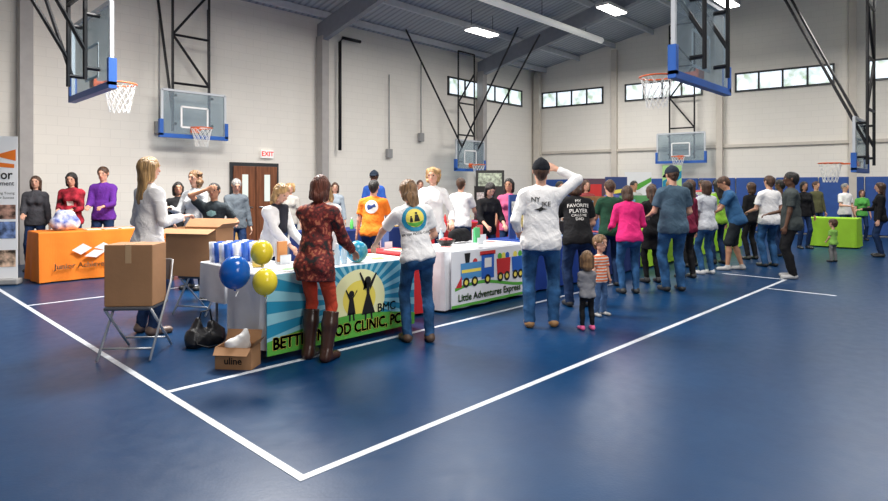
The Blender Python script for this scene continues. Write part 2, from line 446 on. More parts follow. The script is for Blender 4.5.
# ---------------------------------------------------------------- ROOM
def zc(y): return 6.35+.22*(14.27-abs(y))
def st(o): o['kind']='structure'; return o
fm=mat('floor_blue',(.004,.04,.13),.33,spec=.26)
nt=fm.node_tree; b=nt.nodes['Principled BSDF']; tc=nt.nodes.new('ShaderNodeTexCoord')
n1=nt.nodes.new('ShaderNodeTexNoise'); n1.inputs['Scale'].default_value=.9; n1.inputs['Detail'].default_value=8; n1.inputs['Roughness'].default_value=.7
nt.links.new(tc.outputs['Object'],n1.inputs['Vector'])
r=nt.nodes.new('ShaderNodeValToRGB'); r.color_ramp.elements[0].position=.3; r.color_ramp.elements[1].position=.75
r.color_ramp.elements[0].color=(.001,.027,.088,1); r.color_ramp.elements[1].color=(.003,.042,.122,1)
nt.links.new(n1.outputs['Fac'],r.inputs['Fac']); nt.links.new(r.outputs['Color'],b.inputs['Base Color'])
n2=nt.nodes.new('ShaderNodeTexNoise'); n2.inputs['Scale'].default_value=9; n2.inputs['Detail'].default_value=6
nt.links.new(tc.outputs['Object'],n2.inputs['Vector'])
mr=nt.nodes.new('ShaderNodeMapRange'); mr.inputs['To Min'].default_value=.27; mr.inputs['To Max'].default_value=.40
nt.links.new(n2.outputs['Fac'],mr.inputs['Value']); nt.links.new(mr.outputs['Result'],b.inputs['Roughness'])
n3=nt.nodes.new('ShaderNodeTexVoronoi'); n3.inputs['Scale'].default_value=60
nt.links.new(tc.outputs['Object'],n3.inputs['Vector'])
bp=nt.nodes.new('ShaderNodeBump'); bp.inputs['Strength'].default_value=.08; bp.inputs['Distance'].default_value=.003
nt.links.new(n3.outputs['Distance'],bp.inputs['Height']); nt.links.new(bp.outputs['Normal'],b.inputs['Normal'])
st(box('floor',(9,0,-.05),(34,30,.1),fm))
def wallm(name,col):
    m=mat(name,col,.75,spec=.2); nt=m.node_tree; b=nt.nodes['Principled BSDF']
    tc=nt.nodes.new('ShaderNodeTexCoord'); mp=nt.nodes.new('ShaderNodeMapping'); mp.inputs['Rotation'].default_value=(math.radians(90),0,0)
    nt.links.new(tc.outputs['Object'],mp.inputs['Vector'])
    bk=nt.nodes.new('ShaderNodeTexBrick'); bk.inputs['Scale'].default_value=1.0
    bk.inputs['Brick Width'].default_value=.4; bk.inputs['Row Height'].default_value=.2; bk.inputs['Mortar Size'].default_value=.004
    bk.inputs['Color1'].default_value=(*col,1); bk.inputs['Color2'].default_value=(*[c*.98 for c in col],1); bk.inputs['Mortar'].default_value=(*[c*.88 for c in col],1)
    nt.links.new(mp.outputs['Vector'],bk.inputs['Vector']); nt.links.new(bk.outputs['Color'],b.inputs['Base Color'])
    return m
WM=wallm('wall_cream',(.84,.805,.74)); 
st(mobj('wall_north',[(-7,0,0),(20.3,0,0),(20.3,0,6.5),(-7,0,6.5)],[(0,1,2,3)],WM,loc=(0,14.27,0)))
GD=math.atan2(-.987,.160)
def G(t,off=0,z=0):
    return (20.3+.160*t-.987*off, 14.27-.987*t-.160*off, z)
gv=[(0,0,0),(14.46,0,0),(28.9,0,0),(28.9,0,6.35),(14.46,0,9.5),(0,0,6.35)]
st(mobj('wall_east',gv,[(0,1,2,3,4,5)],WM,loc=(20.3,14.27,0),rot=(0,0,GD)))
st(mobj('wall_south',[(-7,0,0),(25,0,0),(25,0,6.5),(-7,0,6.5)],[(3,2,1,0)],WM,loc=(0,-14.27,0)))
st(mobj('wall_west',[(0,-14.27,0),(0,14.27,0),(0,14.27,6.35),(0,0,9.5),(0,-14.27,6.35)],[(4,3,2,1,0)],WM,loc=(-7,0,0)))
cm=mat('roof_panel',(.42,.45,.49),.6)
nt=cm.node_tree; b=nt.nodes['Principled BSDF']; tc=nt.nodes.new('ShaderNodeTexCoord'); wv=nt.nodes.new('ShaderNodeTexWave'); wv.inputs['Scale'].default_value=1.6
nt.links.new(tc.outputs['Object'],wv.inputs['Vector']); r=nt.nodes.new('ShaderNodeValToRGB'); r.color_ramp.elements[0].color=(.3,.33,.37,1); r.color_ramp.elements[1].color=(.47,.5,.54,1); r.color_ramp.elements[0].position=.1; r.color_ramp.elements[1].position=.4
nt.links.new(wv.outputs['Fac'],r.inputs['Fac']); nt.links.new(r.outputs['Color'],b.inputs['Base Color'])
bp=nt.nodes.new('ShaderNodeBump'); bp.inputs['Strength'].default_value=.6; bp.inputs['Distance'].default_value=.04
nt.links.new(wv.outputs['Fac'],bp.inputs['Height']); nt.links.new(bp.outputs['Normal'],b.inputs['Normal'])
st(mobj('ceiling',[(-7,14.27,6.35),(25,14.27,6.35),(25,0,9.49),(-7,0,9.49),(-7,-14.27,6.35),(25,-14.27,6.35)],[(0,1,2,3),(3,2,5,4)],cm))
PUR=mat('purlin_paint',(.6,.62,.65),.5,var=.05); BEAM=mat('beam_paint',(.24,.26,.3),.5,var=.06); CREAM=mat('column_cream',(.62,.57,.5),.6,var=.04)
tn=0
def trim(o):
    global tn; tn+=1; o.name='trim_%d'%tn; return st(o)
for sgn in(1,-1):
    for k in range(10):
        y=sgn*(1.0+k*1.42)
        trim(box('t',(8.5,y,zc(y)-.11),(31,.07,.18),PUR,loc=(0,0,0)))
for u in(2.6,9.6,16.6):
    for sgn in(1,-1):
        v=[]
        for y,zz in((14.2*sgn,zc(14.2)),(0,zc(0))):
            d=.55 if abs(y)>1 else .4
            for x in(u-.08,u+.08):
                v+=[(x,y,zz-.2),(x,y,zz-.2-d)]
        trim(mobj('t',v,[(0,1,3,2),(4,6,7,5),(0,4,5,1),(2,3,7,6),(1,5,7,3),(0,2,6,4)],BEAM))
    trim(box('t',(u,14.05,2.9),(.22,.3,5.8),mat('column_grey',(.38,.36,.35),.6,var=.05)))
for t in(3.4,7.1,10.9,14.4):
    z=zc(14.27-.987*t); x,y,_=G(t,.12)
    trim(box('t',(0,0,(z-.3)/2),(.2,.18,z-.3),CREAM,loc=(x,y,0),rot=(0,0,GD)))
x,y,_=G(.2,.2); trim(box('t',(0,0,3.1),(.25,.25,6.2),CREAM,loc=(x,y,0),rot=(0,0,GD)))
trim(box('t',(14,-.06,2.95),(28,.06,.1),CREAM,loc=(20.3,14.27,0),rot=(0,0,GD)))
PAD=mat('pad_blue',(.02,.08,.32),.5,var=.08)
for i in range(13):
    x,y,_=G(1.0+i*1.2,.05); o=box('wall_pad',(0,0,.95),(1.17,.07,1.8),PAD,loc=(x,y,0),rot=(0,0,GD),bev=.02)
    meta(o,'blue vinyl padded mat fixed along the end wall','wall pad','blue wall pads')
SKYM=bpy.data.materials.new('window_daylight'); SKYM.use_nodes=True; nt=SKYM.node_tree; b=nt.nodes['Principled BSDF']
tc=nt.nodes.new('ShaderNodeTexCoord'); n=nt.nodes.new('ShaderNodeTexNoise'); n.inputs['Scale'].default_value=2.2; n.inputs['Detail'].default_value=6
r=nt.nodes.new('ShaderNodeValToRGB'); r.color_ramp.elements[0].position=.38; r.color_ramp.elements[1].position=.5
r.color_ramp.elements[0].color=(.22,.36,.2,1); r.color_ramp.elements[1].color=(.72,.84,.95,1)
nt.links.new(tc.outputs['Object'],n.inputs['Vector']); nt.links.new(n.outputs['Fac'],r.inputs['Fac'])
nt.links.new(r.outputs['Color'],b.inputs['Emission Color']); b.inputs['Emission Strength'].default_value=1.1; b.inputs['Roughness'].default_value=.1
FR=mat('window_frame',(.05,.055,.06),.4,metal=.5)
wn=0
def window(loc,rz,L,n,z0=4.82,z1=5.42):
    global wn; wn+=1
    E=bpy.data.objects.new('window_%d'%wn,None); link(E); E.location=loc; E.rotation_euler=(0,0,rz); E['kind']='structure'
    mobj('glass',[(0,-.02,z0),(L,-.02,z0),(L,-.02,z1),(0,-.02,z1)],[(0,1,2,3)],SKYM,E)
    w=L/n
    boxes('window_frame',[((i*w,-.03,(z0+z1)/2),(.06,.06,z1-z0+.06)) for i in range(n+1)]+[((L/2,-.03,z),(L+.06,.06,.06)) for z in(z0,z1)],FR,E)
window((15.0,14.27,0),0,4.3,5)
for a,bb,n_ in((.35,2.9,4),(3.8,6.5,4),(7.6,10.4,4),(11.3,14,4)):
    x,y,_=G(a); window((x,y,0),GD,bb-a,n_)
E=bpy.data.objects.new('door_1',None); link(E); E.location=(7.0,14.27,0); E['kind']='structure'
WOOD=mat('door_wood',(.2,.07,.03),.4,bump=.2,bscale=8,var=.3,vscale=3,stretch=(8,8,.6))
box('door_frame',(.62,-.03,1.08),(1.36,.06,2.16),FR,E); box('door_leaf',(.31,-.08,1.04),(.6,.05,2.05),WOOD,E,bev=.01); box('door_leaf',(.93,-.08,1.04),(.6,.05,2.05),WOOD,E,bev=.01)
for x in(.31,.93): box('door_glass',(x,-.115,1.5),(.16,.01,.7),mat('door_glass',(.6,.65,.6),.1,emit=.6),E)
for x in(0,.62): tubes('handle',[[(.08+x,-.12,1.0),(.52+x,-.12,1.0)]],.02,mat('steel',(.6,.6,.6),.3,metal=1),E)
E=empty('exit_sign',(7.95,14.2,2.28),0,'small white exit sign with red letters above the door','exit sign')
box('sign_case',(0,0,.12),(.36,.06,.22),mat('sign_white',(.85,.85,.82),.4,emit=.25),E,bev=.01)
flat('lettering',[txt('EXIT',.17,0,.12,.02)],mat('sign_red',(.7,.02,.02),.4,emit=.6),E,y=-.035)
o=tubes('drain_pipe',[[(10.2,14.05,2.6),(10.2,14.05,5.75),(10.3,14.05,5.9),(10.95,14.05,5.9)]],.05,BLK); meta(o,'black drain pipe running down the cream wall','pipe')
for x,zz in((5.2,2.9),(12.2,2.6),(13.6,3.2)):
    E=empty('junction_box',(x,14.18,zz),0,'small grey electrical box mounted on the wall','electrical box','electrical boxes')
    box('box_body',(0,0,0),(.2,.12,.28),mat('grey_metal',(.3,.3,.3),.5),E,bev=.01); tubes('conduit',[[(0,0,.14),(0,0,2.5)]],.018,mat('grey_metal',(.3,.3,.3),.5),E)
LAMP=mat('lamp_tube',(1,.97,.9),.3,emit=9)
E=empty('air_duct',(11,9.95,0),0,'long pale round duct, given a faint glow, hung below the roof','duct')
tubes('duct_tube',[[(0,0,6.5),(7.0,0,6.5)]],.1,mat('duct_metal_glow',(.85,.85,.82),.4,emit=.25),E,seg=16)  # faint emission added so the duct looks bright; it is no lamp
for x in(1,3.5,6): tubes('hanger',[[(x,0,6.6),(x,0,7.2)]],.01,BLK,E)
for (u,v) in((13.6,11.5),(16.2,8.6),(9.5,6.5),(14.5,5.0),(19.5,6.4),(19.2,2.2),(4,6.5),(4,-4),(13,-4)):
    z=zc(v)-.75
    E=empty('light_fixture',(u,v,z),0,'suspended rectangular gym light fixture with glowing lens','light fixture','gym light fixtures')
    box('housing',(0,0,.06),(1.2,.45,.09),mat('fixture_white',(.7,.7,.7),.5),E,bev=.01); box('lens',(0,0,0),(1.12,.38,.03),LAMP,E)
    for x in(-.5,.5): tubes('hanger',[[(x,0,.1),(x,0,.6)]],.008,BLK,E)
LM=mat('line_white',(.62,.66,.72),.45,var=.1,vscale=15)
def line(x0,y0,x1,y1):
    o=box('court_line',((x0+x1)/2,(y0+y1)/2,.001),(abs(x1-x0)+.05,abs(y1-y0)+.05,.004),LM); meta(o,'white painted court line on the blue floor','court line','painted court lines')
line(1.67,2.63,1.67,11.9); line(1.72,2.63,10.75,2.63); line(1.72,4.45,8.6,4.45); line(1.72,9.0,5,9.0)
line(9.65,1.75,9.65,2.57); line(10.8,2.69,10.8,3.6)
# ---------------------------------------------------------------- HOOPS
GL=bpy.data.materials.new('board_glass'); GL.use_nodes=True; nt=GL.node_tree; nt.nodes.clear()
o_=nt.nodes.new('ShaderNodeOutputMaterial'); mx=nt.nodes.new('ShaderNodeMixShader'); tr=nt.nodes.new('ShaderNodeBsdfTransparent'); gl=nt.nodes.new('ShaderNodeBsdfPrincipled')
tr.inputs['Color'].default_value=(.8,.87,.9,1); gl.inputs['Base Color'].default_value=(.35,.42,.48,1); gl.inputs['Roughness'].default_value=.15; mx.inputs['Fac'].default_value=.3
nt.links.new(tr.outputs[0],mx.inputs[1]); nt.links.new(gl.outputs[0],mx.inputs[2]); nt.links.new(mx.outputs[0],o_.inputs[0])
ORNG=mat('rim_orange',(.75,.13,.03),.4); NETM=mat('net_white',(.8,.8,.78),.8); BFR=mat('board_frame',(.55,.58,.62),.4,metal=.2); BPAD=mat('board_pad_blue',(.012,.1,.42),.5,var=.05)
def hoop(u,v,h,rz,W,Hh,off,label,pad=True,pipes=True,braces=()):
    """u,v,h rim centre; local +y points from board to rim"""
    c,s_=math.cos(rz),math.sin(rz)
    bx,by=u+s_*off, v-c*off
    E=empty('basketball_hoop',(bx,by,h),rz,label,'basketball hoop','basketball hoops')
    z0=-.16; z1=z0+Hh; w=W/2
    box('backboard',(0,0,(z0+z1)/2),(W-.04,.015,Hh-.04),GL,E)
    boxes('board_frame',[((sx*w,0,(z0+z1)/2),(.05,.05,Hh)) for sx in(-1,1)]+[((0,0,z),(W,.05,.05)) for z in(z0,z1)],BFR,E)
    tw=.3
    boxes('target_square',[((sx*tw,.012,.26),(.04,.006,.46)) for sx in(-1,1)]+[((0,.012,z),(tw*2,.006,.04)) for z in(.03,.49)],mat('target_white',(.85,.85,.85),.5),E)
    if pad:
        boxes('padding',[((0,0,z0-.02),(W+.12,.1,.09)),((-w-.02,0,z0+.16),(.08,.1,.36)),((w+.02,0,z0+.16),(.08,.1,.36))],BPAD,E)
    rr=.2286; ry=off
    rim=[(rr*math.cos(a),ry+rr*math.sin(a),0) for a in [2*math.pi*k/28 for k in range(28)]]
    tubes('rim',[rim],.012,ORNG,E,closed=True)
    boxes('rim_bracket',[((0,.03,-.02),(.2,.04,.14)),((-.07,(ry-rr)/2+.02,-.02),(.025,max(.05,ry-rr),.03)),((.07,(ry-rr)/2+.02,-.02),(.025,max(.05,ry-rr),.03))],ORNG,E)
    P=[]
    n=12
    for k in range(n):
        for sg in(1,-1):
            pl=[]
            for j in range(6):
                a=2*math.pi*(k+sg*j*.5)/n; q=rr*(1-.42*(j/5)**.7); pl.append((q*math.cos(a),ry+q*math.sin(a),-j*.085))
            P.append(pl)
    tubes('net',P,.005,NETM,E,seg=4)
    zt=zc(by)-h-.3
    if pipes:
        T=[]
        for sx in(-.42,.42): T+= [[(sx,-.18,z0+.1),(sx,-.18,zt)],[(sx,-.18,.1),(sx,0,.1)],[(sx,-.18,z1-.1),(sx,0,z1-.1)]]
        zz=z1+.2; fl=1
        while zz<zt-.8:
            T+=[[(-.42,-.18,zz),(.42,-.18,zz)],[(-.42*fl,-.18,zz),(.42*fl,-.18,zz+1.1)]]; zz+=1.1; fl=-fl
        T.append([(-.42,-.18,zt),(.42,-.18,zt)])
        for (y1,z1_) in braces:
            for sx in(-.42,.42): T.append([(sx,-.18,z0+.5),(sx*1.4,y1,z1_)])
        tubes('mounting_frame',T,.03,BLK,E,seg=6)
    return E
R90=math.radians(90)
hoop(2.93,9.54,3.05,-R90,1.83,1.1,.38,'glass basketball hoop with blue padded board hung from roof',braces=((-2.2,4.0),))
hoop(7.95,3.54,3.05,0,1.83,1.1,.62,'glass basketball hoop with blue padding hung over the crowd',braces=((2.4,4.9),))
hoop(5.72,13.1,2.85,math.pi,1.45,1.0,.38,'glass basketball hoop on a tall black frame near the cream wall',braces=((-.6,3.0),))
hoop(15.3,13.1,2.3,math.pi,1.45,1.0,.38,'lowered glass basketball hoop near the corner of the gym',braces=((2.5,4.2),))
hoop(15.3,2.85,2.05,0,1.45,1.07,.55,'lowered glass basketball hoop on a tall black frame',braces=((2.0,5.2),))
x,y,_=G(5.9,.9); hoop(x,y,2.6,GD+math.pi,1.6,1.0,.4,'glass basketball hoop standing out from the end wall')
def strut(pts,r,lab): 
    o=tubes('support_pole',pts,r,BLK,seg=6); meta(o,lab,'support pole','black support poles')
strut([[(2.3,10.4,7.15),(2.45,9.9,4.3)]],.03,'black steel pole bracing a basketball hoop to the roof')
strut([[(2.0,8.4,7.6),(2.4,9.0,4.3)]],.03,'black steel pole bracing a basketball hoop to the roof')
strut([[(1.9,12,6.8),(2.5,10.3,3.2)]],.03,'black steel pole bracing a basketball hoop to the roof')
strut([[(12.2,13.4,6.4),(14.55,13.2,2.9)]],.03,'black steel pole reaching from the roof to a lowered hoop')
# ---------------------------------------------------------------- TABLES
def table(x0,x1,y0,y1,colm,label,top=.745,drop=.03,legs=True,name='table',amp=.018):
    E=empty('table',((x0+x1)/2,(y0+y1)/2,0),0,label,'table')
    w,d=x1-x0,y1-y0
    step=.035; hw,hd_=w/2,d/2
    def side(a,b):
        n=max(2,int((Vector(b)-Vector(a)).length/step))
        return [(a[0]+(b[0]-a[0])*i/n,a[1]+(b[1]-a[1])*i/n) for i in range(n)]
    cs=[(-hw,-hd_),(hw,-hd_),(hw,hd_),(-hw,hd_)]
    nm=[(0,-1),(1,0),(0,1),(-1,0)]; pts=[]
    for i in range(4):
        for p in side(cs[i],cs[(i+1)%4]): pts.append((p,nm[i]))
    V=[];F=[];n=len(pts); lv=[0,.02,.12,.3,.5,.75,1]
    rr=random.Random(int(x0*10)); ph=rr.uniform(0,6)
    for li,l in enumerate(lv):
        z=top-(top-drop)*l
        for i,(p,q) in enumerate(pts):
            o=.0 if li==0 else .008+amp*l*(1.2+math.sin(i*.55+ph)+.6*math.sin(i*.23+1.3*ph))
            V.append((p[0]+q[0]*o,p[1]+q[1]*o,z if li else top))
    for li in range(len(lv)-1):
        for i in range(n):
            j=(i+1)%n; F.append((li*n+j,li*n+i,(li+1)*n+i,(li+1)*n+j))
    F.append(tuple(range(n)))
    mobj('tablecloth',V,F,colm,E,smooth=False)
    box('tabletop',(0,0,top-.025),(w-.02,d-.02,.03),mat('table_plastic',(.6,.6,.58),.5),E)
    L=[]
    for sx in(-1,1):
        L+=[[(sx*(hw-.12),-hd_+.1,.015),(sx*(hw-.12),-hd_+.1,top-.04)],[(sx*(hw-.12),hd_-.1,.015),(sx*(hw-.12),hd_-.1,top-.04)]]
    for pl in L: tubes('leg',[pl],.014,mat('grey_metal',(.3,.3,.3),.5),E)
    return E
def tcm(n,c): return mat('tablecloth_'+n,c,.7,bump=.3,bscale=5,var=.06,vscale=3,spec=.3)
TW=tcm('white',(.8,.81,.84)); TO=tcm('orange',(.85,.22,.02)); TR=tcm('red',(.5,.02,.025)); TB=tcm('navy',(.012,.03,.14)); TG=tcm('lime',(.36,.68,.04)); TK=tcm('black',(.015,.015,.02)); TRB=tcm('royal',(.012,.05,.28))
table(2.57,4.3,4.64,5.3,TW,'long table with white cloth carrying the clinic banner',drop=.1)
table(2.6,3.15,5.45,5.97,TW,'side table covered with a white cloth holding stacked cups',drop=.38)
table(4.47,4.93,5.0,5.7,TR,'small table with dark red cloth between two booths')
table(5.05,6.6,4.87,5.6,TW,'table with white cloth and a train banner')
table(6.75,8.5,4.9,5.6,TRB,'table with a royal blue cloth beside the crowd')
table(8.65,10.3,4.9,5.6,TB,'table with a navy cloth behind the crowd')
table(10.5,12.1,4.9,5.6,TG,'table with a lime green cloth in the booth row')
table(12.3,14.0,4.9,5.6,TG,'table with a lime green cloth behind the crowd')
table(14.2,16,4.9,5.6,TG,'table with a lime green cloth at the far booth row')
table(17.4,18.1,2.7,3.7,TG,'table with a lime green cloth near the end wall')
OT=table(2.19,4.3,10.9,11.6,TO,'table covered by a bright orange cloth with white emblem',top=.8,drop=.02)
table(4.45,5.6,10.9,11.6,tcm('tan',(.45,.27,.1)),'table with a tan cloth next to the orange one',top=.8)
table(5.6,7.9,8.5,9.2,TB,'table with a navy cloth in the middle booth row')
table(8.6,11.6,8.5,9.2,TR,'table with a red cloth in the middle booth row')
table(12.2,14.6,8.5,9.2,TB,'table with a navy cloth in the rear booth row')
table(15.2,17.2,8.5,9.2,TK,'table with a black cloth in the rear booth row')
PW=mat('print_white',(.85,.82,.78),.6)
flat('emblem',[[(-.62,.50),(-.46,.60),(-.33,.52),(-.49,.42)],[(-.44,.39),(-.30,.49),(-.12,.46),(-.27,.36)],[(-.3,.52),(-.16,.6),(-.02,.52),(-.15,.47)]],PW,OT,y=-.425)
flat('lettering',[txt('Junior Achievement',.12,-.38,.25,.015)],PW,OT,y=-.425)
# ---------------------------------------------------------------- CLINIC BANNER
PY=mat('print_yellow',(.9,.75,.12),.6); PT=mat('print_turquoise',(.015,.27,.45),.55); PK=mat('print_black',(.008,.008,.008),.6); PG=mat('print_green',(.1,.42,.05),.6); PC=mat('print_pale',(.9,.9,.5),.6); PLT=mat('print_light_blue',(.28,.6,.7),.6)
BW,BH=1.72,.69
E=empty('banner',(2.55,4.555,.06),0,'turquoise and green clinic banner with sunburst and family silhouettes','banner')
box('banner_sheet',(BW/2,.006,BH/2),(BW,.006,BH),PT,E)
cx,cz=.99,.36
def rect_hit(a):
    dx,dz=math.cos(a),math.sin(a); t=9
    if dx>1e-6: t=min(t,(BW-cx)/dx)
    if dx<-1e-6: t=min(t,-cx/dx)
    if dz>1e-6: t=min(t,(BH-cz)/dz)
    if dz<-1e-6: t=min(t,-cz/dz)
    return (cx+dx*t,cz+dz*t)
flat('ray_pattern',[[(cx,cz),rect_hit(a),rect_hit(a+.1)] for a in [2*math.pi*k/30 for k in range(30)]],PLT,E,y=.0015)
flat('sun_glow',[circ(cx,cz,.32,32,.29)],PC,E,y=0)
flat('sun_core',[circ(cx,cz,.2,32,.18)],PY,E,y=-.0012)
hill=[(0,0),(BW,0),(BW,.12)]+[(x,.12+.1*math.sin(math.pi*x/BW)**1.0) for x in [BW*(1-k/24) for k in range(1,24)]]+[(0,.12)]
flat('hill',[hill],PG,E,y=-.0025)
def shf(L,dx): return [[(a+dx,b) for a,b in q] for q in L]
sil=[circ(.86,.42,.032),[(.84,.39),(.88,.39),(.91,.22),(.81,.22)],[(.845,.39),(.80,.47),(.79,.46),(.84,.35)],[(.875,.39),(.93,.44),(.925,.455),(.87,.36)],
     [(.83,.24),(.85,.24),(.85,.16),(.83,.16)],[(.87,.24),(.89,.24),(.9,.16),(.88,.16)],
     circ(1.06,.53,.04),[(1.03,.56),(1.0,.44),(1.05,.46)],[(1.035,.5),(1.085,.5),(1.08,.4),(1.15,.2),(.98,.2),(1.045,.4)],[(1.04,.49),(.97,.62),(.955,.61),(1.03,.43)],[(1.08,.49),(1.16,.6),(1.175,.59),(1.09,.43)],
     [(1.02,.21),(1.045,.21),(1.04,.14),(1.02,.14)],[(1.09,.21),(1.115,.21),(1.12,.14),(1.1,.14)]]
flat('silhouette',shf(sil,.03),PK,E,y=-.004)
flat('lettering_outline',[txt('BETTER MOOD CLINIC, PC.',.146,.80,.09,.055,sx=.84)],PY,E,y=-.0045)
flat('lettering',[txt('BETTER MOOD CLINIC, PC.',.146,.80,.09,.022,sx=.84)],PK,E,y=-.0056)
flat('lettering',[txt('BMC',.12,1.33,.235,.012)],PK,E,y=-.0056)
# TRAIN BANNER
E=empty('banner',(5.10,4.79,.05),0,'white banner with a colourful toy train hanging on table front','banner')
W2,H2=1.48,.68
box('banner_sheet',(W2/2,.006,H2/2),(W2,.006,H2),mat('banner_white',(.8,.82,.85),.6),E)
PR=mat('print_red',(.6,.03,.03),.6); PB=mat('print_blue',(.02,.12,.5),.6); PGY=mat('print_sky',(.08,.3,.6),.6)
flat('border_print',[[(0,0),(W2,0),(W2,.035),(0,.035)]]+[[(x,.19+.06*math.sin(x*3.2)),(x+.115,.19+.06*math.sin((x+.115)*3.2)),(x+.115,.23+.06*math.sin((x+.115)*3.2)),(x,.23+.06*math.sin(x*3.2))] for x in [.06+.115*k for k in range(12)]],PG,E,y=.001)
flat('train_boiler',[[(.16,.33),(.56,.33),(.56,.53),(.16,.53)]],PGY,E,y=0)
flat('train_chimney',[[(.25,.53),(.32,.53),(.34,.65),(.23,.65)]],PK,E,y=0)
flat('train_cab',[[(.55,.30),(.80,.30),(.80,.61),(.55,.61)]],PB,E,y=-.001)
flat('train_roof',[[(.52,.60),(.83,.60),(.83,.65),(.52,.65)]],PR,E,y=-.001)
flat('train_fender',[[(.07,.24),(.18,.38),(.18,.24)]],PR,E,y=-.001)
flat('train_stripe',[[(.18,.41),(.54,.41),(.54,.45),(.18,.45)]],PY,E,y=-.001)
flat('train_dome',[circ(.43,.53,.045,12)],PR,E,y=.0005)
flat('train_wagon',[[(.87,.32),(1.13,.32),(1.15,.53),(.85,.53)]],PR,E,y=-.001)
flat('train_wagon',[[(1.19,.33),(1.42,.33),(1.44,.53),(1.17,.53)]],PB,E,y=-.001)
for x in(.26,.42,.67,.93,1.07,1.25,1.37):
    flat('train_wheel',[circ(x,.29,.062,16)],PK,E,y=-.002); flat('train_hub',[circ(x,.29,.032,12)],PY,E,y=-.003)
for x,mm in((.92,PG),(1.0,PY),(1.08,PB),(1.25,PY),(1.36,PG)): flat('train_cargo',[circ(x,.56,.045,10)],mm,E,y=.0)
flat('train_window',[[(.61,.44),(.75,.44),(.75,.56),(.61,.56)]],PW,E,y=-.002)
flat('lettering',[txt('Little Adventures Express',.12,.74,.11,.03)],PG,E,y=-.003)
# ROLL-UP BANNER STAND
x,y=bear(-14,9.0)
E=empty('banner_stand',(x,y,0),math.radians(YAW+14),'tall white roll-up banner stand with orange emblem and photographs','banner stand')
box('banner_sheet',(0,0,1.2),(.85,.01,2.2),mat('banner_bright',(.88,.89,.9),.6),E)
box('stand_base',(0,.02,.05),(.9,.2,.09),mat('grey_metal',(.3,.3,.3),.5),E,bev=.02)
tubes('stand_pole',[[(0,.05,.09),(0,.05,2.3)]],.012,mat('grey_metal',(.3,.3,.3),.5),E)
flat('emblem',[[(.1,2.0),(.4,1.92),(.4,2.1)],[(.12,1.9),(.38,1.87),(.38,1.81),(.12,1.83)]],mat('print_orange',(.85,.2,.02),.6),E,y=-.008)
flat('lettering',[txt('Junior',.2,.15,1.70,.015,sx=.85),txt('Achievement',.10,.14,1.57,.01,sx=.9)],PK,E,y=-.008)
flat('small_text',[txt('Preparing Young',.055,.2,1.42)],PK,E,y=-.008)
flat('small_text',[txt('People for Success',.05,.19,1.35)],PK,E,y=-.008)
flat('small_text',[txt('juniorachieve.com',.065,.14,.52,.01)],PK,E,y=-.008)
for i,(c,zz) in enumerate((((.35,.2,.15),1.02),((.12,.18,.35),.72),((.5,.35,.25),.28))):
    flat('photo_print',[[(-.1,zz),(.4,zz),(.4,zz+.26 if i else zz+.22),(-.1,zz+.26 if i else zz+.22)]],mat('photo_print_%d'%i,c,.6,var=.9,vscale=9),E,y=-.008)
# ---------------------------------------------------------------- CHAIRS, BOXES
CARD=mat('cardboard',(.40,.21,.10),.8,var=.07,vscale=3,bump=.1); TAPE=mat('packing_tape',(.55,.36,.2),.35)
CHM=mat('chair_metal',(.55,.56,.58),.35,metal=.5); CHS=mat('chair_seat',(.09,.095,.11),.5)
def chair(x,y,rz,label):
    E=empty('folding_chair',(x,y,0),rz,label,'folding chair','folding chairs')
    for sx in(-1,1):
        tubes('leg',[[(sx*.22,-.26,.012),(sx*.22,.2,.62),(sx*.21,.26,.82)]],.012,CHM,E)
        tubes('leg',[[(sx*.195,.28,.012),(sx*.195,-.18,.44)]],.012,CHM,E)
    tubes('crossbar',[[(-.22,-.19,.1),(.22,-.19,.1)]],.009,CHM,E); tubes('crossbar',[[(-.195,.2,.1),(.195,.2,.1)]],.009,CHM,E)
    box('seat',(0,.0,.445),(.40,.40,.03),CHS,E,bev=.012)
    box('backrest',(0,.265,.73),(.42,.02,.2),CHS,E,bev=.01)
    return E
def carton(loc,rz,s,label,words=None,openf=False,tilt=0):
    E=empty('cardboard_box',loc,rz,label,'cardboard box'); E.rotation_euler=(tilt,0,rz)
    w,d,h=s
    if not openf:
        box('box_body',(0,0,h/2),s,CARD,E,bev=.006); 
        boxes('tape',[((0,0,h+.001),(.05,d,.002)),((0,-d/2-.001,h*.85),(.05,.002,h*.3))],TAPE,E)
    else:
        t=.006; fl=min(.13,w*.2)
        boxes('box_body',[((0,0,t/2),(w,d,t)),((0,-d/2,h/2),(w,t,h)),((0,d/2,h/2),(w,t,h)),((-w/2,0,h/2),(t,d,h)),((w/2,0,h/2),(t,d,h))],CARD,E)
        for v in ([(-w/2,-d/2,h),(w/2,-d/2,h),(w/2-.01,-d/2-fl,h-.05),(-w/2+.01,-d/2-fl,h-.05)],[(-w/2,d/2,h),(w/2,d/2,h),(w/2,d/2+fl*.8,h+.1),(-w/2,d/2+fl*.8,h+.1)],[(w/2,-d/2,h),(w/2,d/2,h),(w/2+fl*.7,d/2,h+.06),(w/2+fl*.7,-d/2,h+.06)],[(-w/2,-d/2,h),(-w/2,d/2,h),(-w/2-fl*.8,d/2,h-.03),(-w/2-fl*.8,-d/2,h-.03)]):
            mobj('flap',v,[(0,1,2,3)],CARD,E)
    if words: flat('lettering',[txt(words,h*.45,0,h*.38,.02)],PK,E,y=-d/2-.006)
    return E
def off(x,y,rz,dy): return x-math.sin(rz)*dy, y+math.cos(rz)*dy
RZ=math.radians(YAW)
x,y=bear(137,5.3); rz=RZ+math.radians(4)
chair(x,y,rz,'metal folding chair carrying a closed cardboard box')
carton((*off(x,y,rz,-.02),.462),rz,(.41,.3,.54),'closed brown cardboard box standing on a folding chair')
x,y=bear(203,7.1); rz=RZ+math.radians(-14)
chair(x,y,rz,'metal folding chair carrying an open cardboard box')
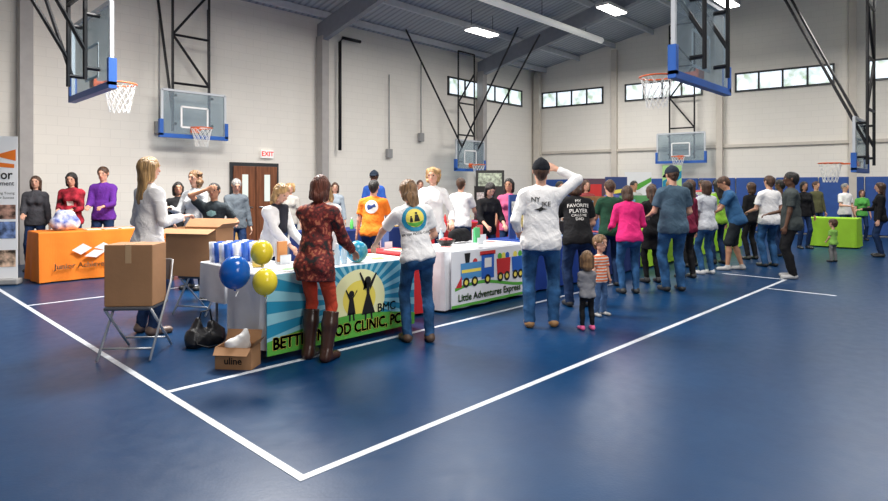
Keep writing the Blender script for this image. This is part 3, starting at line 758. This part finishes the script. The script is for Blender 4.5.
carton((*off(x,y,rz,-.06),.462),rz,(.68,.34,.56),'open brown cardboard box with loose flaps on a chair',openf=True)
bx_,by_=bear(238,4.93)
carton((bx_,by_,0),RZ+math.radians(-6),(.31,.18,.18),'small brown shipping box on the floor beside the table','uline',openf=True)
def blob(name,prims,m,loc,label,cat,h=.012,wr=.004):
    E=empty(name,loc,0,label,cat); npobj(name.split('_')[-1]+'_body',sdf_mesh(prims,h,wr),m,E); return E
f0=((A(0,0,0),A(0,0,-1)),)
x,y=bear(205,5.6)
E=blob('tote_bag',[cap((-.1,0,.07),(.1,0,.07),.09,.09,.03,cuts=f0),cap((-.1,0,.1),(-.06,.02,.24),.08,.03,.04),cap((.1,0,.1),(.05,-.02,.2),.08,.035,.04)],mat('bag_leather',(.02,.02,.022),.35,bump=.6,bscale=14),(x,y,0),'slumped black bag on the floor beside the white cloth','bag',h=.009,wr=.006)
tubes('handle',[[(-.06,0,.24),(-.05,-.03,.33),(.03,-.04,.34),(.06,-.02,.2)]],.009,BLK,E); tubes('strap',[[(-.1,-.05,.15),(-.13,-.12,.05),(-.03,-.16,.012),(.1,-.14,.012)]],.009,BLK,E)
blob('plastic_bag',[cap((-.05,0.02,.05),(.05,-.02,.05),.045,.045,.03),cap((-.05,.0,.09),(.06,-.01,.12),.05,.04,.05),cap((.04,.0,.11),(.07,.01,.18),.04,.015,.03)],mat('plastic_white',(.8,.79,.78),.4),(bx_,by_,.11),'crumpled white plastic bag in the small open box','plastic bag',wr=.006)
def balloon(lat_x,dep,z,r,m,label):
    x,y=bear(lat_x,dep); E=empty('balloon',(x,y,z-r*1.15),0,label,'balloon','party balloons')
    prof=[(.001,0),(.012,.004),(.006,.014)]+[(r*math.sin(t),.014+r*1.12*(1-math.cos(t))) for t in [math.pi*k/16 for k in range(1,16)]]+[(.001,.014+r*2.24)]
    lathe('balloon_skin',prof,m,E); tubes('string',[[(0,0,0),(.01,.01,-.05),(.08,.1,-.02)]],.002,NETM,E,seg=4)
BLB=mat('latex_blue',(.01,.12,.5),.15); BLY=mat('latex_yellow',(.9,.72,.05),.15)
balloon(235,4.85,.79,.125,BLB,'shiny blue balloon tied at the table corner')
balloon(265,4.80,.72,.10,BLY,'yellow balloon tied in front of the banner corner')
balloon(262,4.98,.94,.095,BLY,'yellow balloon resting against the table edge')
x,y=bear(357,5.95)
E=empty('globe_ball',(x,y,.745),0,'light blue inflatable globe ball resting on the table','globe ball')
lathe('ball_skin',[(.11*math.sin(math.pi*k/16)+.0005,.11*(1-math.cos(math.pi*k/16))) for k in range(17)],mat('globe_print',(.02,.3,.5),.25,col2=(.15,.42,.3),vscale=7),E)
# ---------------------------------------------------------------- TABLE ITEMS
def cup(x,y,z,m,h=.12,r=.036,label='blue paper cup standing on the table',group='cups'):
    E=empty('cup',(x,y,z),0,label,'cup',group); lathe('cup_body',[(r*.75,0),(r,h),(r*.93,h),(r*.7,.01)],m,E,seg=14); return E
cb=mat('cup_blue',(.02,.12,.55),.4); cw=mat('cup_white',(.8,.82,.85),.4)
for i in range(5):
    for j in range(4):
        m=cb if (i+j)%2 else cw
        cup(2.68+.09*i,5.88-.11*j,.746,m,h=.2,label='tall '+('blue' if m is cb else 'white')+' cup on the white side table')
def bottle(x,y,z,m,label):
    E=empty('bottle',(x,y,z),0,label,'bottle','water bottles')
    lathe('bottle_body',[(.03,0),(.032,.01),(.032,.13),(.012,.17),(.012,.19)],m,E,seg=14); lathe('bottle_cap',[(.014,.19),(.014,.21)],cw,E,seg=12)
def flyer(x,y,z,m,label,w=.21,d=.28,rz=0,t=.01):
    E=empty('leaflet_stack',(x,y,z),rz,label,'leaflets','leaflet stacks'); box('paper',(0,0,t/2),(w,d,t),m,E); box('print',(0,-d*.1,t+.001),(w*.8,d*.5,.001),mat('print_%d'%random.randint(0,3),[(.5,.1,.1),(.1,.3,.6),(.15,.45,.15),(.8,.5,.1)][random.randint(0,3)],.5),E)
def bag(x,y,z,m,label,s=.2):
    E=empty('gift_bag',(x,y,z),random.uniform(-.4,.4),label,'gift bag','gift bags')
    box('bag_body',(0,0,s*.65),(s,s*.5,s*1.3),m,E,bev=.01)
    for dy in(-s*.2,s*.2): tubes('handle',[[(-s*.2,dy,s*1.28),(-s*.15,dy,s*1.6),(s*.15,dy,s*1.6),(s*.2,dy,s*1.28)]],.004,NETM,E,seg=5)
def holder(x,y,z,label,c):
    E=empty('leaflet_holder',(x,y,z),0,label,'leaflet holder','leaflet holders')
    boxes('holder_body',[((0,0,.01),(.12,.1,.02)),((0,.045,.1),(.12,.01,.2)),((0,-.045,.05),(.12,.006,.08))],mat('acrylic',(.7,.75,.8),.1),E)
    box('leaflet',(0,.02,.12),(.1,.03,.2),c,E)
PAP=mat('paper_white',(.85,.85,.83),.7)
for i,(x,y) in enumerate(((2.9,4.8),(3.3,5.02),(3.62,5.05),(3.95,4.82),(4.05,5.14),(5.3,5.1),(5.75,5.0),(6.3,5.15),(4.7,5.3))):
    flyer(x,y,.746,PAP,'stack of printed leaflets on a booth table',rz=i*.4)
for x,y,c in((3.85,5.22,(.05,.3,.6)),(3.1,5.22,(.7,.3,.1)),(6.0,5.15,(.1,.5,.2)),(6.45,5.48,(.6,.1,.1)),(5.2,5.48,(.8,.6,.1)),(4.75,5.58,(.1,.2,.5))):
    holder(x,y,.746,'clear leaflet holder filled with coloured leaflets',mat('leaf_%d'%int(x*100),c,.5))
bag(2.8,5.16,.746,mat('bag_gold',(.7,.5,.1),.5),'gold paper gift bag on the clinic table',.11)
for i,(x,y) in enumerate(((3.42,4.76),(3.52,4.78),(5.65,5.5))): bottle(x,y,.746,mat('bottle_clear',(.5,.65,.75),.1),'small clear water bottle on the table')
E=empty('bowl',(5.5,5.27,.746),0,'black bowl heaped with red sweets on the train table','bowl')
lathe('bowl_body',[(.06,0),(.13,.08),(.125,.085),(.05,.02)],mat('bowl_black',(.02,.02,.02),.3),E)
npobj('sweets',sdf_mesh([cap((0.07*math.cos(a)*q,.07*math.sin(a)*q,.075+.02*(1-q)),(0.07*math.cos(a)*q,.07*math.sin(a)*q,.076+.02*(1-q)),.022,None,.004) for a in [k*.9 for k in range(7)] for q in(.3,1)],.007),mat('sweets_red',(.6,.03,.03),.3),E)
blob('hand_bag',[cap((-.12,0,.09),(.12,0,.09),.08,.08,.03,cuts=f0),cap((-.08,0,.14),(.08,0,.14),.05,.05,.05)],BLACKC,(5.95,5.44,.75),'black leather handbag on the white table','bag')
blob('back_pack',[cap((-.1,0,.12),(.1,0,.12),.12,.12,.03,cuts=f0),cap((-.06,0,.25),(.06,0,.25),.09,.08,.05)],mat('bag_bluewhite',(.05,.1,.4),.7,col2=(.8,.8,.8),vscale=8),(2.62,11.2,.804),'blue and white patterned bag on the orange table','bag')
for i in range(5): flyer(3.0+.26*i,11.15,.801,PAP,'stack of printed leaflets on the orange table')
cols=[(.6,.05,.05),(.05,.2,.6),(.1,.5,.1),(.8,.6,.05),(.5,.1,.5),(.8,.8,.8),(.02,.02,.02),(.8,.3,.05)]
k=0
for (x0,x1,yy) in((6.9,8.4,5.25),(8.8,10.2,5.25),(10.6,12,5.25),(12.4,13.9,5.25),(14.4,15.9,5.25),(5.8,7.8,8.8),(8.8,11.4,8.8),(12.4,14.4,8.8),(15.4,17,8.8),(4.6,5.5,11.2)):
    x=x0; z=.801 if yy>11 else .746
    while x<x1:
        c=cols[k%8]; k+=1; m=mat('item_%d'%(k%8),cols[k%8],.5)
        if k%3==0: bag(x,yy,z,m,'colourful gift bag displayed on a booth table',.17)
        elif k%3==1: bottle(x,yy-.1,z,m,'coloured bottle displayed on a booth table')
        else: flyer(x,yy-.12,z,m,'stack of coloured leaflets on a booth table')
        x+=.26
def trifold(x,y,z,m,label,h=.8,rz=0):
    E=empty('display_board',(x,y,z),rz,label,'display board','display boards')
    v=[(-.65,-.25,0),(-.35,0,0),(.35,0,0),(.65,-.25,0),(-.65,-.25,h),(-.35,0,h),(.35,0,h),(.65,-.25,h)]
    o=mobj('board',v,[(0,1,5,4),(1,2,6,5),(2,3,7,6)],m,E); sm=o.modifiers.new('s','SOLIDIFY'); sm.thickness=.01
    for (cx_,cz_,w_,h_,c) in((-.15,h*.7,.3,.18,0),(.17,h*.7,.25,.2,1),(0,h*.35,.55,.2,2)):
        flat('picture',[[(cx_-w_/2,cz_-h_/2),(cx_+w_/2,cz_-h_/2),(cx_+w_/2,cz_+h_/2),(cx_-w_/2,cz_+h_/2)]],mat('board_pic_%d'%c,[(.8,.8,.75),(.2,.45,.7),(.75,.55,.2)][c],.6,var=.5,vscale=20),E,y=-.015)
trifold(10.9,9.15,.746,mat('board_black',(.03,.03,.03),.6),'black three-panel display board with pictures on red table')
trifold(7.6,5.59,.746,mat('board_blue',(.03,.08,.3),.6),'blue three-panel display board with photographs',.65)
trifold(9.5,5.59,.746,mat('board_brown',(.3,.15,.06),.6),'brown three-panel display board with pictures',.6)
trifold(11.2,5.59,.746,mat('board_green',(.1,.3,.12),.6),'green three-panel display board with pictures',.6)
trifold(14.9,5.59,.746,mat('board_white',(.7,.7,.7),.6),'white three-panel display board with pictures',.65)
trifold(13.4,9.15,.746,mat('board_white',(.7,.7,.7),.6),'white three-panel display board with pictures',.7)
def stand(px,dep,w,h,label,m,shapes,m2,zb=.05):
    x,y=bear(px,dep); E=empty('banner_stand',(x,y,0),RZ,label,'banner stand')
    box('banner_sheet',(0,0,zb+(h-zb)/2),(w,.01,h-zb),m,E); box('stand_base',(0,.02,.03),(w,.22,.06),mat('grey_metal',(.3,.3,.3),.5),E)
    flat('wave_print',shapes,m2,E,y=-.009)
    return E
stand(638,16.5,.75,1.95,'white banner stand with green wave print',mat('banner_bright',(.88,.89,.9),.6),[[(-.37,1.5),(.0,1.62),(.37,1.8),(.37,1.68),(0,1.45),(-.37,1.38)]],PG)
stand(672,16.8,.55,2.15,'green and turquoise banner stand with a curved stripe',mat('banner_pale',(.45,.75,.3),.6),[[(-.27,1.7),(.27,2.0),(.27,1.8),(-.27,1.4)]],PT)
stand(592,15.5,.7,1.75,'red and dark poster on a stand behind the crowd',mat('poster_dark',(.1,.05,.08),.6),[[(-.25,1.2),(.25,1.2),(.25,1.6),(-.25,1.6)]],PR)
stand(616,15.9,.6,1.8,'dark blue banner stand with a yellow stripe',mat('poster_blue',(.03,.06,.2),.6),[[(-.28,1.3),(.28,1.4),(.28,1.5),(-.28,1.4)]],PY)
stand(490,16.5,.8,2.0,'framed picture board on a stand near the back wall',mat('poster_frame',(.03,.03,.03),.5),[[(-.33,1.45),(.33,1.45),(.33,1.92),(-.33,1.92)]],mat('poster_pic',(.4,.45,.35),.6,var=.6,vscale=10))
# ---------------------------------------------------------------- PEOPLE
FL=bpy.data.materials.new('cloth_floral'); FL.use_nodes=True; nt=FL.node_tree; b=nt.nodes['Principled BSDF']; b.inputs['Roughness'].default_value=.8
tc=nt.nodes.new('ShaderNodeTexCoord'); vo=nt.nodes.new('ShaderNodeTexVoronoi'); vo.inputs['Scale'].default_value=21
no=nt.nodes.new('ShaderNodeTexNoise'); no.inputs['Scale'].default_value=14; mxv=nt.nodes.new('ShaderNodeMixRGB'); mxv.inputs[0].default_value=.12
nt.links.new(tc.outputs['Object'],no.inputs['Vector']); nt.links.new(tc.outputs['Object'],mxv.inputs[1]); nt.links.new(no.outputs['Color'],mxv.inputs[2])
r=nt.nodes.new('ShaderNodeValToRGB'); els=r.color_ramp.elements; els[0].position=0; els[0].color=(.5,.15,.08,1); els[1].position=.3; els[1].color=(.24,.03,.025,1)
e=els.new(.5); e.color=(.11,.014,.013,1); e=els.new(.72); e.color=(.015,.012,.014,1); r.color_ramp.interpolation='CONSTANT'
nt.links.new(mxv.outputs[0],vo.inputs['Vector']); nt.links.new(vo.outputs['Distance'],r.inputs['Fac']); nt.links.new(r.outputs['Color'],b.inputs['Base Color'])
STR=bpy.data.materials.new('cloth_stripe'); STR.use_nodes=True; nt=STR.node_tree; b=nt.nodes['Principled BSDF']; b.inputs['Roughness'].default_value=.8
tc=nt.nodes.new('ShaderNodeTexCoord'); wv=nt.nodes.new('ShaderNodeTexWave'); wv.bands_direction='Z'; wv.inputs['Scale'].default_value=9
r=nt.nodes.new('ShaderNodeValToRGB'); r.color_ramp.interpolation='CONSTANT'; r.color_ramp.elements[0].color=(.75,.16,.05,1); r.color_ramp.elements[1].position=.6; r.color_ramp.elements[1].color=(.7,.62,.55,1)
nt.links.new(tc.outputs['Object'],wv.inputs['Vector']); nt.links.new(wv.outputs['Fac'],r.inputs['Fac']); nt.links.new(r.outputs['Color'],b.inputs['Base Color'])
NEAR=.009; MID=.012; FAR=.015
person(149,6.05,1.82,35,'person in white long-sleeved top and jeans with long blonde hair',hR=(.16,.26,1.15),hL=(-.14,.22,1.08),hair=('long','blond'),long=.32,top=WHITE,sleeve='long',hem=.12,bottom=DJEANS,fem=True,lod=NEAR,shoe=(.15,.1,.08))
person(0,0,1.72,160,'person with dark hair in a dark top behind the orange table',pos=(2.5,12.65),hair=('long','brown'),top=cloth('darkgrey',(.06,.06,.07)),sleeve='long',bottom=DJEANS,fem=True,lod=MID,hR=(.1,.35,1.05))
person(0,0,1.78,165,'person with dark hair in black and red vest with badge',pos=(2.93,12.08),hair=('long','black'),top=cloth('redblack',(.3,.02,.035),.95),sleeve='long',bottom=DJEANS,fem=True,lod=MID,hR=(.1,.33,1.1),hL=(-.1,.33,1.1),pitch=12,decals=[('name_badge',[[(-.04,.22),(.06,.22),(.06,.3),(-.04,.3)]],PW,1)])
person(0,0,1.89,170,'person in purple dress shirt standing behind the orange table',pos=(3.45,12.12),hair=('short','brown'),top=cloth('purple',(.13,.03,.3)),sleeve='long',bottom=DJEANS,lod=MID,pitch=8,hR=(.12,.33,1.08),hL=(-.12,.33,1.08))
person(214,7.9,1.56,176,'child in dark printed T-shirt shading eyes with raised hand',hair=('short','black'),sk='tan',top=cloth('charcoal',(.03,.04,.048)),bottom=DJEANS,lod=NEAR,hR=(.05,.17,1.66),eR=(1,.2,-.1),hL=(-.3,.18,1.15),decals=[('shirt_print',[[(-.07,.33),(-.01,.36),(.05,.34),(.06,.3),(.0,.27),(-.06,.29)]],cloth('print_teal',(.3,.5,.5)),1)])
person(195,8.7,1.76,200,'person with short curly brown hair in pale top',hair=('curly','lightbrown'),top=cloth('pale',(.6,.62,.64)),sleeve='long',bottom=DJEANS,fem=True,lod=MID,hR=(.12,.35,1.2))
person(178,9.6,1.6,150,'person in dark top standing behind the boxes',hair=('mid','black'),sk='tan',top=BLACKC,sleeve='long',bottom=DJEANS,fem=True,lod=MID,hL=(-.1,.35,1.1))
person(236,10.2,1.66,150,'grey-haired person in dark jacket looking down',hair=('short','grey'),top=cloth('slate',(.1,.12,.14)),sleeve='long',bottom=DJEANS,lod=MID,pitch=20,hR=(.1,.35,1.0))
def scarf(E,d):
    N,T,Fw,R,s=d['N'],d['T'],d['Fw'],d['R'],d['s']
    d['mk']('scarf',[cap(N-T*.02+R*.06,N-T*.02+Fw*.06,.035,.035,.02),cap(N-T*.02-R*.06,N-T*.02+Fw*.06,.035,.035,.02),cap(N+Fw*.1,N+Fw*.14-T*.25,.035,.045,.03),cap(N+Fw*.1-R*.05,N+Fw*.13-T*.3-R*.06,.03,.035,.02)],cloth('scarf',(.03,.03,.04)),.009,wr=.004,infl=.004)
person(272,6.6,1.575,120,'blonde person in white sweater and black scarf leaning over table',lean=14,pitch=18,hair=('long','blond'),long=.18,top=WHITE,sleeve='long',bottom=DJEANS,fem=True,lod=NEAR,hR=(.12,.42,.98),hL=(-.12,.40,.98),extra=scarf)
person(330,7.2,1.57,205,'blonde person in white top behind the clinic table',hair=('long','blond'),long=.15,lean=10,pitch=15,top=WHITE,sleeve='long',bottom=DJEANS,fem=True,lod=NEAR,hL=(-.2,.4,1.0))
person(316,5.12,1.62,18,'person in floral tunic, rust trousers and tall brown boots',lean=6,yaw=-25,pitch=12,hair=('mid','auburn'),top=FL,sleeve='long',hem=.2,bottom=cloth('rust',(.5,.06,.03)),bkind='boots',shoe=mat('leather_brown',(.045,.018,.012),.3,var=.2),fem=True,lod=NEAR,wide=1.12,hR=(.2,.36,1.0),hL=(-.12,.4,1.0),feet=((.12,.0),(-.09,.04)))
DD=[('print_disc',[circ(0,.33,.125,28)],PT,-1,0),('print_sun',[circ(0,.335,.09,24)],PY,-1,1),('print_hill',[[(-.085,.305),(.085,.305),(.06,.27),(.0,.245),(-.06,.27)]],PG,-1,2),('print_figure',[circ(.015,.38,.012,10),[(.0,.365),(.03,.365),(.045,.3),(-.015,.3)],circ(-.04,.35,.009,8),[(-.05,.34),(-.03,.34),(-.025,.3),(-.055,.3)]],PK,-1,3),('lettering',[txt('BETTER MOOD CLINIC',.03,0,.185,.01)],PK,-1)]
person(417,5.72,1.6,-18,'person in white T-shirt with round emblem reaching over the table',lean=8,side=-7,yaw=-25,pitch=18,hair=('long','lightbrown'),long=.22,top=WHITE,sleeve='short',hem=.07,bottom=JEANS,fem=True,lod=NEAR,wide=1.12,hL=(-.36,.42,1.02),eL=(-1,-.3,-.3),hR=(.2,.3,1.05),shoe=(.1,.06,.04),feet=((.13,-.02),(-.1,.05)),decals=DD)
person(433,8.45,1.8,185,'person with curly blonde hair in white long-sleeved shirt',hair=('curly','blond'),top=WHITE,sleeve='long',bottom=DJEANS,fem=True,lod=NEAR,hR=(.1,.36,1.05),hL=(-.28,.22,1.0),yaw=10,pitch=8)
person(373,8.8,1.62,8,'person in orange T-shirt with white and blue round print',hair=('short','black'),top=cloth('orange',(.85,.2,.02)),bottom=DJEANS,lod=MID,wide=1.15,lean=6,hR=(.2,.35,1.05),decals=[('shirt_print',[circ(0,.33,.1,20)],PW,-1,0),('shirt_print',[[(-.06,.37),(.05,.38),(.07,.33),(.0,.3),(-.05,.28),(-.07,.33)]],mat('print_navy',(.02,.05,.2),.6),-1,1)])
person(374,12.6,1.86,185,'person in blue shirt and dark cap in the middle booth',hair=('short','black'),sk='dark',top=cloth('royal',(.03,.1,.4)),bottom=DJEANS,lod=FAR,cap_col=(.02,.03,.05))
person(461,10.6,1.68,20,'person in white polo shirt seen from behind',hair=('short','brown'),top=WHITE,bottom=DJEANS,lod=MID,wide=1.1,hR=(.2,.35,1.05))
person(509,9.7,1.66,200,'person with dark hair and pink scarf at the booth',hair=('mid','black'),sk='tan',top=cloth('pink',(.6,.12,.25)),bottom=DJEANS,fem=True,lod=MID,hL=(-.2,.3,1.0))
person(487,9.35,1.62,165,'person with long black hair in a black top leaning over table',lean=16,pitch=18,hair=('long','black'),top=BLACKC,sleeve='elbow',bottom=DJEANS,fem=True,lod=MID,hR=(.15,.4,1.0),hL=(-.18,.38,1.0),long=.2)
person(541,6.35,1.80,8,'person in white long-sleeved shirt and black cap raising one hand',hair=('short','brown'),cap_col=(.012,.014,.02),top=WHITE,sleeve='long',hem=.12,bottom=JEANS,lod=NEAR,wide=1.18,hR=(.17,.16,1.66),eR=(1,.0,-.15),hL=(-.24,.14,1.0),shoe=(.38,.2,.08),curlA=15,feet=((.13,.04),(-.12,-.03)),
  decals=[('lettering',[txt('NY',.07,-.06,.40,.015),txt('JKE',.07,.05,.35,.015)],PK,-1,1),('shirt_print',[[(-.08,.29),(-.02,.31),(.0,.325),(.02,.31),(.07,.30),(.02,.29),(-.02,.27),(-.03,.285)]],PK,-1,1)])
person(577,7.45,1.66,-5,'person in black T-shirt with white lettering leaning over the table',lean=14,pitch=22,hair=('mid','brown'),top=BLACKC,sleeve='short',hem=.12,bottom=DJEANS,lod=NEAR,wide=1.12,hL=(-.2,.42,.98),hR=(.25,.35,1.0),
  decals=[('lettering',[txt('MY',.055,0,.42,.012),txt('FAVORITE',.062,0,.36,.012),txt('PLAYER',.07,0,.29,.012),txt('CALLS ME',.045,0,.235,.01),txt('DAD',.05,0,.185,.01)],PW,-1,1)])
person(587,6.2,.88,-8,'toddler in grey shirt, black leggings and pink shoes',kid=True,hair=('mid','lightbrown'),top=cloth('heather',(.22,.22,.24)),sleeve='long',hem=.08,bottom=BLACKC,bkind='slim',shoe=(.8,.12,.3),lod=.008,yaw=15,hR=(.16,.12,.72),hL=(-.1,.2,.9))
person(600,6.9,1.0,150,'toddler in orange and white striped shirt facing the room',kid=True,hair=('short','lightbrown'),top=STR,sleeve='short',hem=.08,bottom=cloth('denimkid',(.06,.12,.25)),shoe=(.3,.3,.3),lod=.009)
person(629,8.35,1.54,-4,'person in bright pink jacket and blue jeans',hair=('mid','brown'),top=cloth('magenta',(.78,.03,.2)),sleeve='long',hem=.1,bottom=JEANS,fem=True,lod=MID,wide=1.3,lean=6,pitch=15,hL=(-.2,.3,1.05),hR=(.22,.3,1.05))
person(610,9.0,1.62,-2,'person in dark green shirt standing against the blue table',hair=('short','brown'),top=cloth('forest',(.02,.07,.04)),bottom=DJEANS,lod=MID,pitch=12,hL=(-.2,.32,1.0))
person(652,9.3,1.55,-10,'person in black dress with dark hair among the crowd',hair=('long','brown'),top=BLACKC,sleeve='short',hem=.35,bottom=BLACKC,bkind='slim',fem=True,lod=MID,pitch=15,hL=(-.15,.3,1.05))
person(673,8.55,1.81,-6,'person in grey-blue T-shirt, jeans and dark cap',hair=('short','brown'),cap_col=(.03,.04,.06),top=cloth('steelblue',(.07,.12,.17)),hem=.12,bottom=JEANS,lod=MID,wide=1.18,hL=(-.2,.32,1.05),hR=(.24,.25,1.0),pitch=15)
person(687,9.75,1.6,-15,'person in burgundy top with dark hair among the crowd',hair=('long','black'),top=cloth('burgundy',(.16,.015,.04)),sleeve='long',bottom=BLACKC,fem=True,lod=MID,hL=(-.2,.3,1.0))
person(690,11.15,1.66,-30,'person in purple top among the crowd',hair=('long','brown'),top=cloth('violet',(.1,.04,.2)),sleeve='short',bottom=BLACKC,fem=True,lod=MID)
person(706,10.2,1.63,-20,'person in light grey T-shirt and jeans with dark hair',hair=('mid','brown'),top=cloth('lightgrey',(.5,.52,.56)),sleeve='short',bottom=JEANS,fem=True,lod=MID,wide=1.2,shoe=(.6,.6,.6),hR=(.2,.3,1.05))
person(734,10.7,1.74,-70,'person in blue T-shirt and dark shorts leaning toward the table',hair=('short','brown'),lean=16,pitch=15,top=cloth('tealblue',(.03,.1,.22)),bottom=cloth('shorts',(.02,.025,.03)),bkind='shorts',sk='tan',lod=MID,wide=1.14,shoe=(.4,.4,.4),hR=(.2,.45,1.0),hL=(-.15,.45,1.0),feet=((.1,-.12),(-.1,.14)))
person(718,11.6,1.66,-10,'person in lime green top with dark hair at the table',hair=('long','black'),sk='tan',top=cloth('limetop',(.25,.5,.05)),sleeve='short',bottom=DJEANS,fem=True,lod=MID,hL=(-.2,.3,1.0))
person(751,12.3,1.62,-20,'person in black top with dark hair beside the green table',hair=('mid','brown'),top=BLACKC,sleeve='long',bottom=BLACKC,fem=True,lod=FAR)
person(769,11.2,1.73,-12,'person in white T-shirt and jeans seen from behind',hair=('short','brown'),top=WHITE,hem=.12,bottom=JEANS,lod=MID,wide=1.18,hL=(-.2,.3,1.05),hR=(.25,.1,.9))
person(780,12.9,1.68,-40,'person in brown jacket at the end of the crowd',hair=('short','black'),sk='dark',top=cloth('brownjacket',(.1,.06,.04)),sleeve='long',bottom=DJEANS,lod=FAR)
person(791,9.75,1.76,-65,'person in dark grey T-shirt and black trousers in profile',hair=('short','black'),sk='dark',top=cloth('darkolive',(.05,.06,.06)),hem=.14,bottom=BLACKC,lod=MID,wide=1.18,hR=(.22,.3,1.05),hL=(-.22,.1,.85),shoe=(.5,.5,.5))
person(804,14.5,1.66,180,'person in dark top standing near the end wall',hair=('mid','black'),sk='tan',top=BLACKC,sleeve='long',bottom=DJEANS,fem=True,lod=FAR)
person(816,16.4,1.68,170,'person in olive jacket near the end wall',hair=('short','brown'),top=cloth('olive',(.1,.1,.05)),sleeve='long',bottom=DJEANS,lod=FAR)
person(845,15.9,1.62,170,'person in white shirt behind the lime green table',hair=('short','grey'),top=WHITE,bottom=DJEANS,lod=FAR,hR=(.15,.3,1.1))
person(833,11.9,.92,-20,'small child in lime green shirt by the green table',kid=True,hair=('short','brown'),top=cloth('greenkid',(.25,.5,.1)),bottom=cloth('khaki',(.2,.2,.2)),lod=.010,hL=(-.15,.15,.8))
person(880,12.8,1.62,-60,'person in black top and jeans near the green table',hair=('long','brown'),top=BLACKC,sleeve='long',bottom=DJEANS,fem=True,lod=MID,hR=(.1,.35,1.1))
person(862,16.8,1.45,200,'child in green shirt near the green table',hair=('mid','brown'),top=cloth('green',(.1,.4,.08)),bottom=DJEANS,fem=True,lod=FAR)
for (px,dep,H,c,hs,sk_,lab) in((612,12.6,1.62,(.08,.1,.3),('short','brown'),'light','person in navy shirt behind the booth tables'),
    (586,11.8,1.66,(.25,.05,.05),('long','brown'),'light','person in red top behind the navy table'),
    (634,13.5,1.66,(.4,.42,.4),('short','black'),'tan','person in grey shirt behind the green table'),
    (670,14.8,1.7,(.08,.2,.3),('mid','blond'),'light','person in teal top in the far booth row'),
    (702,16.3,1.72,(.5,.1,.1),('short','brown'),'light','person in red shirt in the far booth row'),
    (716,17.4,1.75,(.05,.12,.4),('short','black'),'tan','person in blue shirt behind the green table'),
    (560,11.1,1.63,(.03,.03,.035),('long','black'),'tan','person in black top behind the blue table'),
    (688,15.6,1.68,(.5,.5,.5),('short','grey'),'light','person in grey top in the far booth row'),
    (652,14.0,1.6,(.25,.1,.3),('curly','brown'),'dark','person in plum top behind the booth tables'),
    (420,13.8,1.68,(.05,.05,.06),('short','brown'),'light','person in black shirt in the rear booth row'),
    (335,12.7,1.62,(.3,.35,.4),('mid','brown'),'light','person in grey-blue top in the rear booth row'),
    (290,11.8,1.6,(.4,.38,.35),('curly','blond'),'light','person in beige top in the rear booth row')):
    person(px,dep,H,170,lab,hair=hs,sk=sk_,top=cloth('bk_%d'%px,c),sleeve='long' if px%2 else 'short',bottom=DJEANS,lod=FAR,fem=hs[0]!='short',hR=(.15,.32,1.05))
# ---------------------------------------------------------------- LIGHT
def area(loc,size,power,col=(1,.965,.92),rot=(0,0,0),sy=None):
    l=bpy.data.lights.new('area_light','AREA'); l.energy=power; l.color=col; l.size=size
    if sy: l.shape='RECTANGLE'; l.size_y=sy
    o=bpy.data.objects.new('area_light',l); o.location=loc; o.rotation_euler=rot; link(o); meta(o,'area light for the gym lamps plus added key and fill','light')
for x in(3,10,17):
    for y in(9,2,-5): area((x,y,6.0),2.2,290 if y>0 else 100)
area((4.4,7.6,4.6),1.3,560)  # added key light to brighten the booth tables, not a gym lamp
area((1.5,-3,3.2),2,130,(1,.98,.96),rot=(math.radians(80),0,math.radians(-30)))  # added soft fill from behind the camera, not an overhead lamp
wd=bpy.data.worlds.new('w'); sc.world=wd; wd.use_nodes=True; wd.node_tree.nodes['Background'].inputs[0].default_value=(.5,.6,.75,1); wd.node_tree.nodes['Background'].inputs[1].default_value=.5
# ---------------------------------------------------------------- CAMERA
cd=bpy.data.cameras.new('camera'); cd.sensor_width=36; cd.lens=36*586/888; cd.shift_y=-62.5/888; cd.clip_end=100
co=bpy.data.objects.new('camera',cd); co.location=(0,0,1.5); co.rotation_euler=(math.radians(90),0,math.radians(YAW)); link(co); sc.camera=co
